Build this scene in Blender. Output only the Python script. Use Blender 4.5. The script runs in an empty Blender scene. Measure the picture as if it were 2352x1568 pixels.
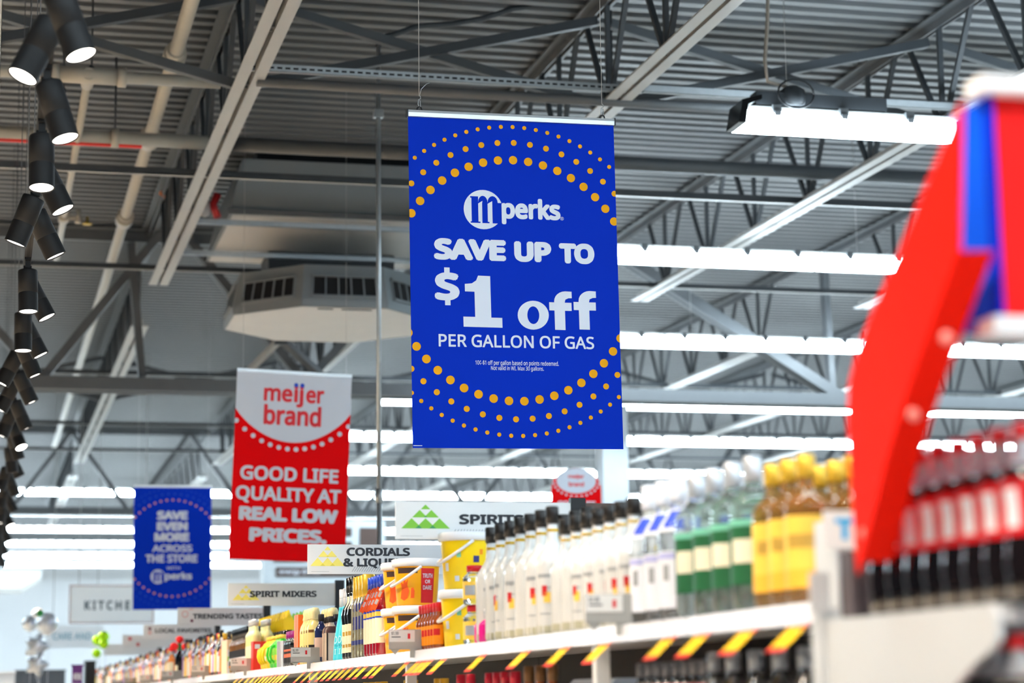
import bpy, math, random
from mathutils import Vector, Matrix

random.seed(7)
scene = bpy.context.scene
COL = scene.collection

# ------------------------------------------------------------------ camera
F_PX, CX, CY = 4850.0, 1176.0, 784.0
EYE = 1.45
_y = Vector((-40 - CX, -(1615 - CY), -F_PX)).normalized()      # aisle direction in camera axes
_x = Vector((20850 - CX, -(1340 - CY), -F_PX))
_x = (_x - _y * _x.dot(_y)).normalized()
_z = _x.cross(_y)
cam_data = bpy.data.cameras.new('camera')
cam_data.sensor_width = 36.0
cam_data.lens = F_PX / 2352.0 * 36.0
cam_data.clip_start = 0.1
cam_data.clip_end = 300.0
cam = bpy.data.objects.new('camera', cam_data)
COL.objects.link(cam)
cam.matrix_world = Matrix(((_x[0], _x[1], _x[2], 0), (_y[0], _y[1], _y[2], 0), (_z[0], _z[1], _z[2], EYE), (0, 0, 0, 1)))
scene.camera = cam
cam_data.dof.use_dof = True
cam_data.dof.aperture_fstop = 2.25
cam_data.dof.focus_distance = 10.0

# ------------------------------------------------------------------ world, exposure, general light
world = bpy.data.worlds.new('store_ambient')
scene.world = world
world.use_nodes = True
world.node_tree.nodes['Background'].inputs[0].default_value = (0.62, 0.78, 1.0, 1)
world.node_tree.nodes['Background'].inputs[1].default_value = 0.05
scene.view_settings.view_transform = 'Standard'
scene.view_settings.look = 'None'
scene.view_settings.gamma = 1.0
scene.view_settings.exposure = 0.66
scene.view_settings.use_curve_mapping = False
scene.cycles.caustics_reflective = False
scene.cycles.caustics_refractive = False
scene.cycles.max_bounces = 8
scene.cycles.use_denoising = True
LENS_POWER = 21.0
SPOT_WATTS = 190.0


def P(u, v, Y):
    """point at distance Y down the aisle seen at photo pixel (u, v)"""
    d = Vector(((u - CX) / F_PX, -(v - CY) / F_PX, -1))
    r = Vector((d.dot(_x), d.dot(_y), d.dot(_z)))
    r = r * (Y / r.y)
    return Vector((r.x, r.y, r.z + EYE))


def D_at(u, X):
    """distance down the aisle where the line at side offset X meets photo column u (near shelf height)"""
    d = Vector(((u - CX) / F_PX, -(1450 - CY) / F_PX, -1))
    return X * d.dot(_y) / d.dot(_x)


# ------------------------------------------------------------------ materials
def srgb(r, g, b):
    f = lambda c: c / 12.92 if c <= 0.04045 else ((c + 0.055) / 1.055) ** 2.4
    return (f(r / 255), f(g / 255), f(b / 255), 1)


_mats = {}


def mat(name, col, rough=0.5, metal=0.0, var=0.06, scale=8.0, emit=None, trans=0.0, ior=1.45, spec=0.5, coat=0.0):
    if name in _mats:
        return _mats[name]
    m = bpy.data.materials.new(name)
    m.use_nodes = True
    nt = m.node_tree
    b = nt.nodes['Principled BSDF']
    b.inputs['Roughness'].default_value = rough
    b.inputs['Metallic'].default_value = metal
    b.inputs['IOR'].default_value = ior
    b.inputs['Specular IOR Level'].default_value = spec
    b.inputs['Coat Weight'].default_value = coat
    b.inputs['Transmission Weight'].default_value = trans
    b.inputs['Base Color'].default_value = col
    if var > 0:
        tc = nt.nodes.new('ShaderNodeTexCoord')
        nz = nt.nodes.new('ShaderNodeTexNoise')
        nz.inputs['Scale'].default_value = scale
        nz.inputs['Detail'].default_value = 3
        mx = nt.nodes.new('ShaderNodeMix')
        mx.data_type = 'RGBA'
        mx.inputs['A'].default_value = tuple(c * (1 - var) for c in col[:3]) + (1,)
        mx.inputs['B'].default_value = tuple(min(1, c * (1 + var)) for c in col[:3]) + (1,)
        nt.links.new(tc.outputs['Object'], nz.inputs['Vector'])
        nt.links.new(nz.outputs['Fac'], mx.inputs['Factor'])
        nt.links.new(mx.outputs['Result'], b.inputs['Base Color'])
    if emit:
        b.inputs['Emission Color'].default_value = emit[0]
        b.inputs['Emission Strength'].default_value = emit[1]
    _mats[name] = m
    return m


DECK = mat('deck_paint', srgb(97, 99, 101), 0.5, 0.0, 0.08, 3)
STEEL = mat('joist_grey_paint', srgb(86, 89, 92), 0.5, 0.0, 0.10, 6)
STEEL_D = mat('dark_steel_paint', srgb(52, 56, 60), 0.5, 0.0, 0.12, 6)
STEEL_L = mat('light_steel_paint', srgb(160, 160, 158), 0.45, 0.0, 0.06, 6)
GALV = mat('galvanised_steel', srgb(176, 182, 186), 0.4, 0.7, 0.12, 20)
PIPE = mat('pipe_white_paint', srgb(168, 162, 150), 0.45, 0.0, 0.06, 10)
REDPIPE = mat('red_stripe', srgb(220, 50, 40), 0.5)
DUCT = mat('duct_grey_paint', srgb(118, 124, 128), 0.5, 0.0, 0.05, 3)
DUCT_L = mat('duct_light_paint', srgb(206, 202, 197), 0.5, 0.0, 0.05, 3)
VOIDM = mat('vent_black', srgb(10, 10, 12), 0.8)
BLACK = mat('black_matte', srgb(20, 21, 24), 0.45, 0.0, 0.1, 10)
BLACKGLOSS = mat('black_gloss', srgb(12, 12, 14), 0.2)
LENS = mat('lamp_lens', (1, 1, 1, 1), 0.4, var=0, emit=((0.74, 0.90, 1.0, 1), LENS_POWER))
SPOTLENS = mat('spot_lens', (1, 1, 1, 1), 0.4, var=0, emit=((1.0, 0.93, 0.84, 1), 9.0))
WHITE = mat('white_paint', srgb(238, 238, 240), 0.4, 0.0, 0.03, 5)
BRACE = mat('brace_paint', srgb(70, 74, 78), 0.5, 0.0, 0.1, 6)
WALL = mat('wall_white', srgb(242, 244, 248), 0.6, 0.0, 0.03, 1)
FLOOR = mat('floor_tile', srgb(212, 205, 194), 0.3, 0.0, 0.08, 1.2)
BLUE = mat('banner_blue', (0.0, 0.026, 0.46, 1), 0.6, 0.0, 0.02, 4, spec=0.08)
BLUE2 = mat('banner_blue_muted', srgb(44, 84, 200), 0.6, 0.0, 0.02, 4, spec=0.1)
YEL = mat('print_gold', srgb(236, 166, 24), 0.6, 0.0, 0.02, 4, spec=0.1)
ORANGEDOT = mat('print_salmon', srgb(230, 150, 120), 0.5, 0.0, 0.02)
INKW = mat('print_white', srgb(222, 226, 238), 0.6, 0.0, 0.01, spec=0.1)
RED = mat('banner_red', (0.86, 0.0, 0.002, 1), 0.6, 0.0, 0.02, 4, spec=0.08)
INKR = mat('print_red', srgb(226, 24, 40), 0.5, 0.0, 0.01)
INKB = mat('print_blue', srgb(20, 70, 200), 0.5, 0.0, 0.01)
INKK = mat('print_black', srgb(34, 36, 44), 0.5, 0.0, 0.01)
INKG = mat('print_grey', srgb(160, 162, 165), 0.5, 0.0, 0.01)
SIGN = mat('sign_board', srgb(226, 226, 226), 0.5, 0.0, 0.02, 4)
GREEN1 = mat('print_green', srgb(122, 190, 58), 0.5, 0.0, 0.02)
GREEN2 = mat('print_dark_green', srgb(50, 140, 80), 0.5, 0.0, 0.02)
PYEL = mat('print_pale_yellow', srgb(240, 226, 110), 0.5, 0.0, 0.02)
PYEL2 = mat('print_olive_yellow', srgb(222, 206, 70), 0.5, 0.0, 0.02)
ALU = mat('brushed_aluminium', srgb(222, 226, 230), 0.32, 0.55, 0.05, 30)
BROWN = mat('brown_panel', srgb(88, 70, 64), 0.6, 0.0, 0.08, 4)


# ------------------------------------------------------------------ mesh builder
class MB:
    def __init__(s):
        s.v, s.f, s.m, s.sm = [], [], [], []

    def face(s, idx, mi=0, smooth=False):
        s.f.append(tuple(idx)); s.m.append(mi); s.sm.append(smooth)

    def add(s, verts, faces, mi=0, smooth=False):
        o = len(s.v)
        s.v.extend([tuple(p) for p in verts])
        for f in faces:
            s.face([i + o for i in f], mi, smooth)

    def box(s, x0, x1, y0, y1, z0, z1, mi=0):
        s.add([(x0, y0, z0), (x1, y0, z0), (x1, y1, z0), (x0, y1, z0), (x0, y0, z1), (x1, y0, z1), (x1, y1, z1), (x0, y1, z1)],
              [(0, 3, 2, 1), (4, 5, 6, 7), (0, 1, 5, 4), (1, 2, 6, 5), (2, 3, 7, 6), (3, 0, 4, 7)], mi)

    def bar(s, p, q, w, h, mi=0, up=(0, 0, 1)):
        p, q = Vector(p), Vector(q)
        d = (q - p).normalized()
        up = Vector(up)
        if abs(d.dot(up)) > 0.95:
            up = Vector((0, 1, 0))
        a = d.cross(up).normalized() * (w / 2)
        b = a.cross(d).normalized() * (h / 2)
        vs = [p - a - b, p + a - b, p + a + b, p - a + b, q - a - b, q + a - b, q + a + b, q - a + b]
        s.add(vs, [(0, 1, 2, 3), (7, 6, 5, 4), (0, 4, 5, 1), (1, 5, 6, 2), (2, 6, 7, 3), (3, 7, 4, 0)], mi)

    def tube(s, pts, r, seg=10, mi=0, cap=True):
        pts = [Vector(p) for p in pts]
        rs = r if isinstance(r, (list, tuple)) else [r] * len(pts)
        o = len(s.v)
        prev = None
        for i, p in enumerate(pts):
            t = (pts[min(i + 1, len(pts) - 1)] - pts[max(i - 1, 0)]).normalized()
            if prev is None:
                ref = Vector((0, 0, 1)) if abs(t.z) < 0.9 else Vector((1, 0, 0))
                a = t.cross(ref).normalized()
            else:
                a = (prev - t * prev.dot(t)).normalized()
            prev = a
            b = t.cross(a)
            for k in range(seg):
                an = 2 * math.pi * k / seg
                s.v.append(tuple(p + (a * math.cos(an) + b * math.sin(an)) * rs[i]))
        for i in range(len(pts) - 1):
            for k in range(seg):
                k2 = (k + 1) % seg
                s.face((o + i * seg + k, o + i * seg + k2, o + (i + 1) * seg + k2, o + (i + 1) * seg + k), mi, True)
        if cap:
            s.face([o + k for k in range(seg)][::-1], mi)
            e = o + (len(pts) - 1) * seg
            s.face([e + k for k in range(seg)], mi)

    def lathe(s, prof, seg=20, mi=0, c=(0, 0, 0), cap=True, sq=None, a0=0.0, a1=2 * math.pi):
        """prof: (radius, z) from bottom to top; sq: superellipse power for squarish bottles"""
        full = abs(a1 - a0 - 2 * math.pi) < 1e-6
        n = seg if full else seg + 1
        o = len(s.v)
        for (r, z) in prof:
            for k in range(n):
                an = a0 + (a1 - a0) * k / seg
                cx, sy = math.cos(an), math.sin(an)
                if sq:
                    q = (abs(cx) ** sq + abs(sy) ** sq) ** (-1.0 / sq)
                else:
                    q = 1.0
                s.v.append((c[0] + r * q * cx, c[1] + r * q * sy, c[2] + z))
        for i in range(len(prof) - 1):
            for k in range(seg):
                k2 = (k + 1) % n
                s.face((o + i * n + k, o + i * n + k2, o + (i + 1) * n + k2, o + (i + 1) * n + k), mi, True)
        if cap and full:
            s.face([o + k for k in range(n)][::-1], mi)
            e = o + (len(prof) - 1) * n
            s.face([e + k for k in range(n)], mi)

    def prism(s, pts, ext, mi=0):
        """pts: 3D outline, ext: extrusion vector"""
        n = len(pts)
        ext = Vector(ext)
        vs = [Vector(p) for p in pts] + [Vector(p) + ext for p in pts]
        fs = [tuple(range(n))[::-1], tuple(range(n, 2 * n))] + [(i, (i + 1) % n, n + (i + 1) % n, n + i) for i in range(n)]
        s.add(vs, fs, mi)

    def build(s, name, mats, parent=None, loc=None):
        me = bpy.data.meshes.new(name)
        me.from_pydata(s.v, [], s.f)
        for m in (mats if isinstance(mats, (list, tuple)) else [mats]):
            me.materials.append(m)
        me.polygons.foreach_set('material_index', s.m)
        me.polygons.foreach_set('use_smooth', s.sm)
        me.update()
        o = bpy.data.objects.new(name, me)
        COL.objects.link(o)
        if parent:
            o.parent = parent
        if loc:
            o.location = loc
        return o


def tag(o, label, cat, group=None, kind=None):
    o['label'] = label
    o['category'] = cat
    if group:
        o['group'] = group
    if kind:
        o['kind'] = kind
    return o


def thing(name, label, cat, loc=(0, 0, 0), rot=(0, 0, 0), group=None):
    o = bpy.data.objects.new(name, None)
    o.empty_display_size = 0.1
    COL.objects.link(o)
    o.location = loc
    o.rotation_euler = rot
    return tag(o, label, cat, group)


def copy_tree(o, loc, label, group=None, rotz=None, parent=None):
    c = o.copy()
    COL.objects.link(c)
    if parent is None:
        c.location = loc
        if rotz is not None:
            c.rotation_euler = (o.rotation_euler[0], o.rotation_euler[1], rotz)
        c['label'] = label
        if group:
            c['group'] = group
    else:
        c.parent = parent
    for ch in list(o.children):
        copy_tree(ch, None, None, parent=c)
    return c


ORD = ['first', 'second', 'third', 'fourth', 'fifth', 'sixth', 'seventh', 'eighth', 'ninth', 'tenth', 'eleventh', 'twelfth',
       'thirteenth', 'fourteenth', 'fifteenth', 'sixteenth', 'seventeenth', 'eighteenth', 'nineteenth', 'twentieth']
ORD += ['twenty-' + w for w in ORD[:9]] + ['thirtieth'] + ['thirty-' + w for w in ORD[:9]] + ['fortieth'] + ['forty-' + w for w in ORD[:9]]


# ------------------------------------------------------------------ printed lettering
_font = None
try:
    _font = bpy.data.fonts.load(bpy.utils.system_resource('DATAFILES') + '/fonts/NotoSansHebrew-Regular.woff2')
except Exception:
    _font = None
_tcache = {}


def glyphs(body):
    if body not in _tcache:
        cu = bpy.data.curves.new('lettering', 'FONT')
        cu.body = body
        cu.size = 1.0
        cu.resolution_u = 4
        cu.fill_mode = 'FRONT'
        if _font:
            cu.font = _font
        o = bpy.data.objects.new('lettering', cu)
        COL.objects.link(o)
        bpy.context.view_layer.update()
        me = bpy.data.meshes.new_from_object(o.evaluated_get(bpy.context.evaluated_depsgraph_get()))
        # every triangle keeps its own corners and a hair of depth, so overlapping outlines never coincide
        vs, fs = [], []
        for i, p in enumerate(me.polygons):
            fs.append(tuple(range(len(vs), len(vs) + len(p.vertices))))
            vs += [(me.vertices[q].co.x, me.vertices[q].co.y, i % 8) for q in p.vertices]
        bpy.data.objects.remove(o)
        bpy.data.curves.remove(cu)
        bpy.data.meshes.remove(me)
        _tcache[body] = (vs, fs)
    return _tcache[body]


CAP = max(p[1] for p in glyphs('H')[0])
XH = max(p[1] for p in glyphs('x')[0])


class Sheet:
    """printing on a flat panel: local x right, z up, the panel faces -y at y = front"""

    def __init__(s, mb, W, H, front=0.0, x0=0.0, ztop=0.0, step=0.0006):
        s.mb, s.W, s.H, s.front, s.x0, s.zt, s.step = mb, W, H, front, x0, ztop, step
        s.lay = 1

    def pt(s, a, t, dz=0.0):
        return (s.x0 + a * s.W, s.front - s.lay * s.step - dz, s.zt - t * s.H)

    def poly(s, pts, mi):
        o = [s.pt(min(max(a, 0), 1), min(max(t, 0), 1)) for a, t in pts]
        s.mb.add(o, [tuple(range(len(o)))], mi)

    def disc(s, a, t, r, mi, n=20, rx=1.0):
        s.poly([(a + rx * r / s.W * math.cos(2 * math.pi * k / n), t + r / s.H * math.sin(2 * math.pi * k / n)) for k in range(n)], mi)

    def text(s, body, a0, a1, t_cap, t_base, mi, bold=0.0, n=10, ref=None):
        bold *= CAP / 0.72
        ref = ref or CAP
        vs, fs = glyphs(body)
        xs = [p[0] for p in vs]
        x0, x1 = min(xs) - bold, max(xs) + bold
        sx = (a1 - a0) * s.W / (x1 - x0)
        sy = (t_base - t_cap) * s.H / (ref + 2 * bold)
        offs = [(0, 0)]
        if bold > 0:
            offs += [(bold * math.cos(2 * math.pi * k / n), bold * math.sin(2 * math.pi * k / n)) for k in range(n)]
        for i, (ox, oy) in enumerate(offs):
            out = []
            for (x, y, kk) in vs:
                X = a0 * s.W + (x + ox - x0) * sx
                Z = (y + oy + bold) * sy
                out.append((s.x0 + X, s.front - s.lay * s.step - (i * 8 + kk) * s.step * 0.0075, s.zt - t_base * s.H + Z))
            # text faces come out +z up in the xy plane: seen from -y the winding holds
            s.mb.add(out, fs, mi)

    def up(s):
        s.lay += 1


def struct(mb, name, m, parent=None):
    o = mb.build(name, m, parent)
    o['kind'] = 'structure'
    return o

# ================================================================== THE SHELL
SL = 0.0118                                     # roof pitch along the aisle
def roof_z(Y, h=4.0):
    return EYE + h + SL * Y

mb = MB(); mb.box(-40, 70, -12, 82, -0.1, 0.0); struct(mb, 'floor', FLOOR)
# corrugated roof deck
mb = MB()
pitch, x0, x1 = 0.2, -30, 60
y = 3.0
prof = [(0, 0.0), (0.085, 0.0), (0.095, 0.085), (0.19, 0.085)]
vs = []
while y < 81:
    for dy, dz in prof:
        vs.append((y + dy, roof_z(y + dy, 4.86) + dz))
    y += pitch
n = len(vs)
mb.v = [(x0, a, b) for a, b in vs] + [(x1, a, b) for a, b in vs]
for i in range(n - 1):
    mb.face((i, i + 1, n + i + 1, n + i))
struct(mb, 'ceiling', DECK)
mb = MB(); mb.box(-40, 70, 80, 80.3, 0, 7.6); struct(mb, 'wall_far', WALL)

# ------------------------------------------------------------------ roof joists
def chord(mb, x, y0, y1, h, w=0.082, gap=0.032, t=0.012, leg=0.07, top=False):
    z0, z1 = roof_z(y0, h), roof_z(y1, h)
    for s in (-1, 1):
        xa, xb = x + s * gap / 2, x + s * (gap / 2 + w)
        sg = -1 if top else 1
        mb.bar(((xa + xb) / 2, y0, z0), ((xa + xb) / 2, y1, z1), w, t)
        mb.bar((xa + s * t / 2, y0, z0 + sg * leg / 2), (xa + s * t / 2, y1, z1 + sg * leg / 2), t, leg)

JX = [-0.96 + 2.61 * i for i in range(9)]
where = ['above the left edge of the picture', 'running down behind the hanging black spotlights', 'passing behind the top of the large blue banner',
         'crossing behind the right end of the nearest strip light', 'farther right behind the red end sign']
def joist(x, y0, y1, label, full=True):
    t = thing('roof_joist', label, 'roof joist', (x, y0, roof_z(y0)), group='open web roof joists')
    off = (-x, -y0, -roof_z(y0))
    def bld(mb, name, m):
        o = mb.build(name, m, t)
        o.location = off
        return o
    mb = MB(); chord(mb, x, y0 + (1.3 if y0 > 15 else 0), y1 - 1.25, 4.0); bld(mb, 'bottom_chord', STEEL_L)
    mb = MB(); chord(mb, x, y0, y1, 4.83, top=True); bld(mb, 'top_chord', STEEL)
    yy = y0 + 1.9
    if full:
        while yy < y1 - 1.4:
            for dy in (-0.56, 0.0, 0.56):
                b = MB()
                b.bar((x, yy + dy * 0.06, roof_z(yy) + 0.02), (x, yy + dy, roof_z(yy + dy, 4.80)), 0.035, 0.035, up=(1, 0, 0))
                bld(b, 'web_bar', STEEL_D)
            yy += 1.34
    else:
        b = MB(); pts = []
        k = 0
        while yy < y1 - 1.4:
            pts.append((x, yy, roof_z(yy, 4.0 if k % 2 == 0 else 4.8))); k += 1; yy += 0.67
        b.tube(pts, 0.02, 6); bld(b, 'zigzag_web', STEEL_D)
for i, x in enumerate(JX[:5]):
    joist(x, 5.5, 23.0, 'nearest bay roof joist ' + where[i])
for i, x in enumerate(JX[:8]):
    joist(x, 23.1, 42.0, 'open web roof joist beyond the first girder, %s from the left' % ORD[i])
for i, x in enumerate(JX[:9]):
    joist(x, 42.1, 61.0, 'open web roof joist beyond the second girder, %s from the left' % ORD[i], full=False)

# ------------------------------------------------------------------ girders
def girder(Y, zb, webs, label, Xa=-6, Xb=26, ch=0.14, panel=None):
    t = thing('roof_girder', label, 'roof girder', (0, Y, zb), group='roof girders')
    def bld(mb, name, m):
        o = mb.build(name, m, t); o.location = (0, -Y, -zb); return o
    b = MB()
    for s in (-1, 1):
        b.box(Xa, Xb, Y + s * 0.03, Y + s * 0.16, zb, zb + 0.014)
        b.box(Xa, Xb, Y + s * 0.03, Y + s * 0.044, zb, zb + ch)
    b.box(Xa, Xb, Y - 0.165, Y - 0.15, zb, zb + ch)
    bld(b, 'bottom_chord', STEEL)
    zt = roof_z(Y, 4.83)
    b = MB()
    b.box(Xa, Xb, Y - 0.16, Y + 0.16, zt - 0.014, zt)
    b.box(Xa, Xb, Y - 0.02, Y + 0.02, zt - 0.13, zt)
    bld(b, 'top_chord', STEEL)
    for (p, q, w) in webs:
        b = MB()
        for s in (-1, 1):
            pp, qq = Vector(p), Vector(q)
            pp.y = qq.y = Y + s * (w * 0.5 + 0.008)
            b.bar(pp, qq, w, w * 0.75, up=(0, 1, 0))
        bld(b, 'web_member', STEEL)
    return t
GY = 23.0
zg = P(500, 890, GY).z - 0.07
def gp(u, v): return P(u, v, GY)
gw = [(gp(95, 872), gp(395, 505), .09), (gp(326, 868), gp(300, 560), .08), (gp(1940, 922), gp(1400, 572), .12),
      (gp(-60, 700), gp(95, 872), .09), (gp(1405, 880), gp(1000, 560), .09), (gp(700, 880), gp(1000, 560), .09),
      (gp(700, 880), gp(395, 505), .09), (gp(1950, 925), gp(2250, 560), .09), (gp(1910, 900), gp(1890, 600), .07), (gp(2500, 940), gp(2250, 560), .09)]
girder(GY, zg, gw, 'deep steel girder truss crossing behind the red and white hanging banner')
GY2 = 42.05
z2 = zg + 0.30
w2 = []
for k in range(-2, 14):
    xm = 0.4 + k * 2.3
    w2.append(((xm, GY2, z2 + .05), (xm + 1.15, GY2, roof_z(GY2, 4.75)), .08))
    w2.append(((xm + 2.3, GY2, z2 + .05), (xm + 1.15, GY2, roof_z(GY2, 4.75)), .08))
girder(GY2, z2, w2, 'farther steel girder truss low over the rows of strip lights', Xb=32)
# knee braces under the near girder, meeting in an inverted V
t = thing('knee_brace', 'pair of pale steel braces meeting in an upside-down V above the red banner', 'brace', tuple(P(645, 778, 22.4)))
o0 = P(645, 778, 22.4)
for (u, v, w, m) in [(556, 868, .075, STEEL_L), (752, 876, .1, STEEL)]:
    b = MB(); b.bar((0, 0, 0), P(u, v, 23.0) - o0, w, w * .6); b.build('brace_arm', m, t)
b = MB(); b.box(-.07, .07, -.05, .05, -.06, .03); b.lathe([(.05, .03), (.02, .1), (.006, .12)], 12); b.build('gusset', STEEL_D, t)
b = MB(); b.tube([(0, 0, .1), (0, 0, P(645, 600, 22.4).z - o0.z)], .006, 6); b.build('hanger_cable', STEEL, t)

# ------------------------------------------------------------------ column
cx, cy = 7.0, 23.35
t = thing('steel_column', 'square pale grey steel column rising behind the right edge of the big blue banner', 'column', (cx, cy, 0))
b = MB(); b.box(-.15, .15, -.15, .15, 0.02, zg - .005); b.build('shaft', mat('column_paint', srgb(208, 218, 226), .5), t)
b = MB(); b.box(-.22, .22, -.22, .22, 0.0, .02)
b.build('base_plate', STEEL, t)

# ------------------------------------------------------------------ bridging, pipes, struts
def hbar(name, label, cat, Y, h, xa, xb, w, ht, m, group=None):
    b = MB(); z = roof_z(Y, h)
    b.bar((xa, Y, z), (xb, Y, z), w, ht)
    return tag(b.build(name, m), label, cat, group)
def hpipe(name, label, cat, Y, h, xa, xb, r, m, group=None):
    b = MB(); z = roof_z(Y, h)
    b.tube([(xa, Y, z), (xb, Y, z)], r, 14)
    return tag(b.build(name, m), label, cat, group)
def angle(label, Y, xa, xb, sz=.055):
    b = MB(); z = roof_z(Y, 4.012)
    b.box(xa, xb, Y, Y + .008, z, z + sz)
    b.box(xa, xb, Y, Y + sz, z, z + .007, 1)
    return tag(b.build('bridging_angle', [STEEL_D, STEEL_L]), label, 'bridging bar', 'bottom chord bridging angles')
angle('dark steel bridging angle crossing in front of the big grey duct', 16.85, -8, 24)
angle('dark steel bridging angle crossing just above the octagonal air diffuser', 20.98, -8, 24)
angle('dark steel bridging angle crossing the bay beyond the first girder', 28.6, -8, 26)
angle('dark steel bridging angle crossing behind the red banner lettering', 34.5, -8, 26)
angle('dark steel bridging angle nearest the second girder', 38.6, -8, 26)
# slotted strut channels
def strut(label, Y, xa, xb, slots=True):
    t = thing('strut_channel', label, 'strut', (xa, Y, roof_z(Y, 4.02)))
    b = MB(); L = xb - xa
    b.box(0, L, -.02, -.017, 0, .05); b.box(0, L, .017, .02, 0, .05); b.box(0, L, -.02, .02, 0, .003)
    b.build('channel', GALV, t)
    if slots:
        b = MB(); k = 0.03
        while k < L - .05:
            b.box(k, k + .035, -.0215, -.0195, .018, .032); k += .055
        b.build('slots', VOIDM, t)
    return t
strut('slotted galvanised strut running from the slotted roof beam to behind the big banner', 13.75, 1.62, 4.4)
strut('slotted galvanised strut meeting the strip light at upper right', 13.72, 4.4, 9.6, False)
strut('galvanised strut under the front of the grey duct', 18.75, 1.66, 4.4, False)
strut('galvanised strut under the back of the grey duct', 20.2, 1.66, 4.4, False)
hpipe('round_pipe', 'grey round pipe lying along the slotted strut above the big banner', 'pipe', 13.9, 3.99, 1.7, 9.4, .035, STEEL)
# sprinkler pipes
def pipe_run(name, label, pts, r, m, couplings=(), group='sprinkler pipes', extra=None):
    o = Vector(pts[0])
    t = thing(name, label, 'pipe', tuple(o), group=group)
    b = MB(); b.tube([Vector(p) - o for p in pts], r, 14); b.build('pipe', m, t)
    for (p, q, rr) in couplings:
        b = MB(); b.tube([Vector(p) - o, Vector(q) - o], rr, 14); b.build('coupling', m, t)
    if extra: extra(t, o)
    return t
def along(x, ya, yb, h): return [(x, ya, roof_z(ya, h)), (x, yb, roof_z(yb, h))]
px, ph = 1.22, 4.42
cps = []
for yy in (12.9, 14.9, 17.3, 20.5):
    cps.append(((px, yy - .11, roof_z(yy - .11, ph)), (px, yy + .11, roof_z(yy + .11, ph)), .085))
    cps.append(((px, yy - .22, roof_z(yy - .22, ph)), (px, yy - .11, roof_z(yy - .11, ph)), .068))
pipe_run('sprinkler_main', 'thick cream sprinkler main with wide couplings running beside the slotted roof beam', along(px, 6, 42, ph), .052, PIPE, cps)
bx = 0.60
pipe_run('sprinkler_branch', 'thin cream sprinkler branch dropping away from the tee at upper left', along(bx, 14.6, 21.4, 4.15), .03, PIPE,
         [((bx, 14.5, roof_z(14.5, 4.15)), (bx, 14.78, roof_z(14.78, 4.15)), .045), ((bx, 19.2, roof_z(19.2, 4.15)), (bx, 19.4, roof_z(19.4, 4.15)), .05)])
zc = roof_z(14.55, 4.15)
pipe_run('sprinkler_cross_pipe', 'cream sprinkler cross pipe with clamped tee above the black spotlights', [(-4, 14.55, zc), (1.52, 14.55, zc)], .042, PIPE,
         [((bx - .2, 14.55, zc), (bx + .2, 14.55, zc), .058), ((bx - .26, 14.55, zc), (bx - .2, 14.55, zc), .07), ((bx + .2, 14.55, zc), (bx + .26, 14.55, zc), .07)])
z16 = roof_z(16.4, 4.18)
def stripe(t, o):
    b = MB(); b.box(-4 - o.x, 1.1 - o.x, -.018, .018, -.068, -.05); b.build('red_stripe', REDPIPE, t)
pipe_run('cross_main', 'long cream cross main with a red stripe along its underside at left', [(-4, 16.4, z16), (1.62, 16.4, z16)], .055, PIPE,
         [((.86, 16.4, z16), (.92, 16.4, z16), .075)], extra=stripe)
hpipe('grey_cross_pipe', 'dark grey pipe crossing the bay from the slotted beam, in front of the duct', 'pipe', 16.4, 4.18, 1.72, 9.6, .06, BRACE)
# hanger rods, each its own thing
for i, (x, yy, h0, h1, wh) in enumerate([(bx + .02, 14.55, 4.19, 4.84, 'at the pipe tee'), (.45, 15.2, 4.2, 4.84, 'between tee and red stripe'), (.89, 16.4, 4.2, 4.84, 'holding the red striped pipe'),
                                         (.35, 17.8, 4.0, 4.84, 'beyond the red striped pipe'), (4.35, 14.3, 4.05, 4.8, 'above the right corner of the big banner')]):
    b = MB(); b.tube([(x, yy, roof_z(yy, h0)), (x, yy, roof_z(yy, h1))], .008, 8)
    b.lathe([(.012, 0), (.022, .015), (.022, .03), (.01, .045)], 10, c=(x, yy, roof_z(yy, h0) - .01))
    tag(b.build('hanger_rod', STEEL_D), 'thin threaded hanger rod ' + wh, 'hanger rod')
# sprinkler head with orange tag
b = MB(); p = P(180, 505, 19.3)
t = thing('fire_sprinkler', 'small brass sprinkler head on the thin branch pipe at left', 'sprinkler', tuple(p))
b.lathe([(.03, -.03), (.035, 0), (.02, .04), (.02, .09)], 12); b.box(-.09, -.02, -.01, .01, 0, .03); b.build('fitting', PIPE, t)
b = MB(); b.lathe([(.045, -.04), (.05, -.035), (.012, -.02), (.012, .03)], 12, c=(.08, 0, 0)); b.build('deflector', mat('brass', srgb(200, 170, 70), .35, .6), t)
p = P(372, 445, 21.0)
b = MB(); b.tube([(0, 0, .05), (-.02, 0, 0), (.03, 0, -.03), (.1, 0, -.035)], .012, 8)
o = b.build('cable_tie', mat('orange_cord', srgb(255, 130, 30), .5)); o.location = p
tag(o, 'short orange cord tied around the sprinkler main', 'cord')
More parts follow.
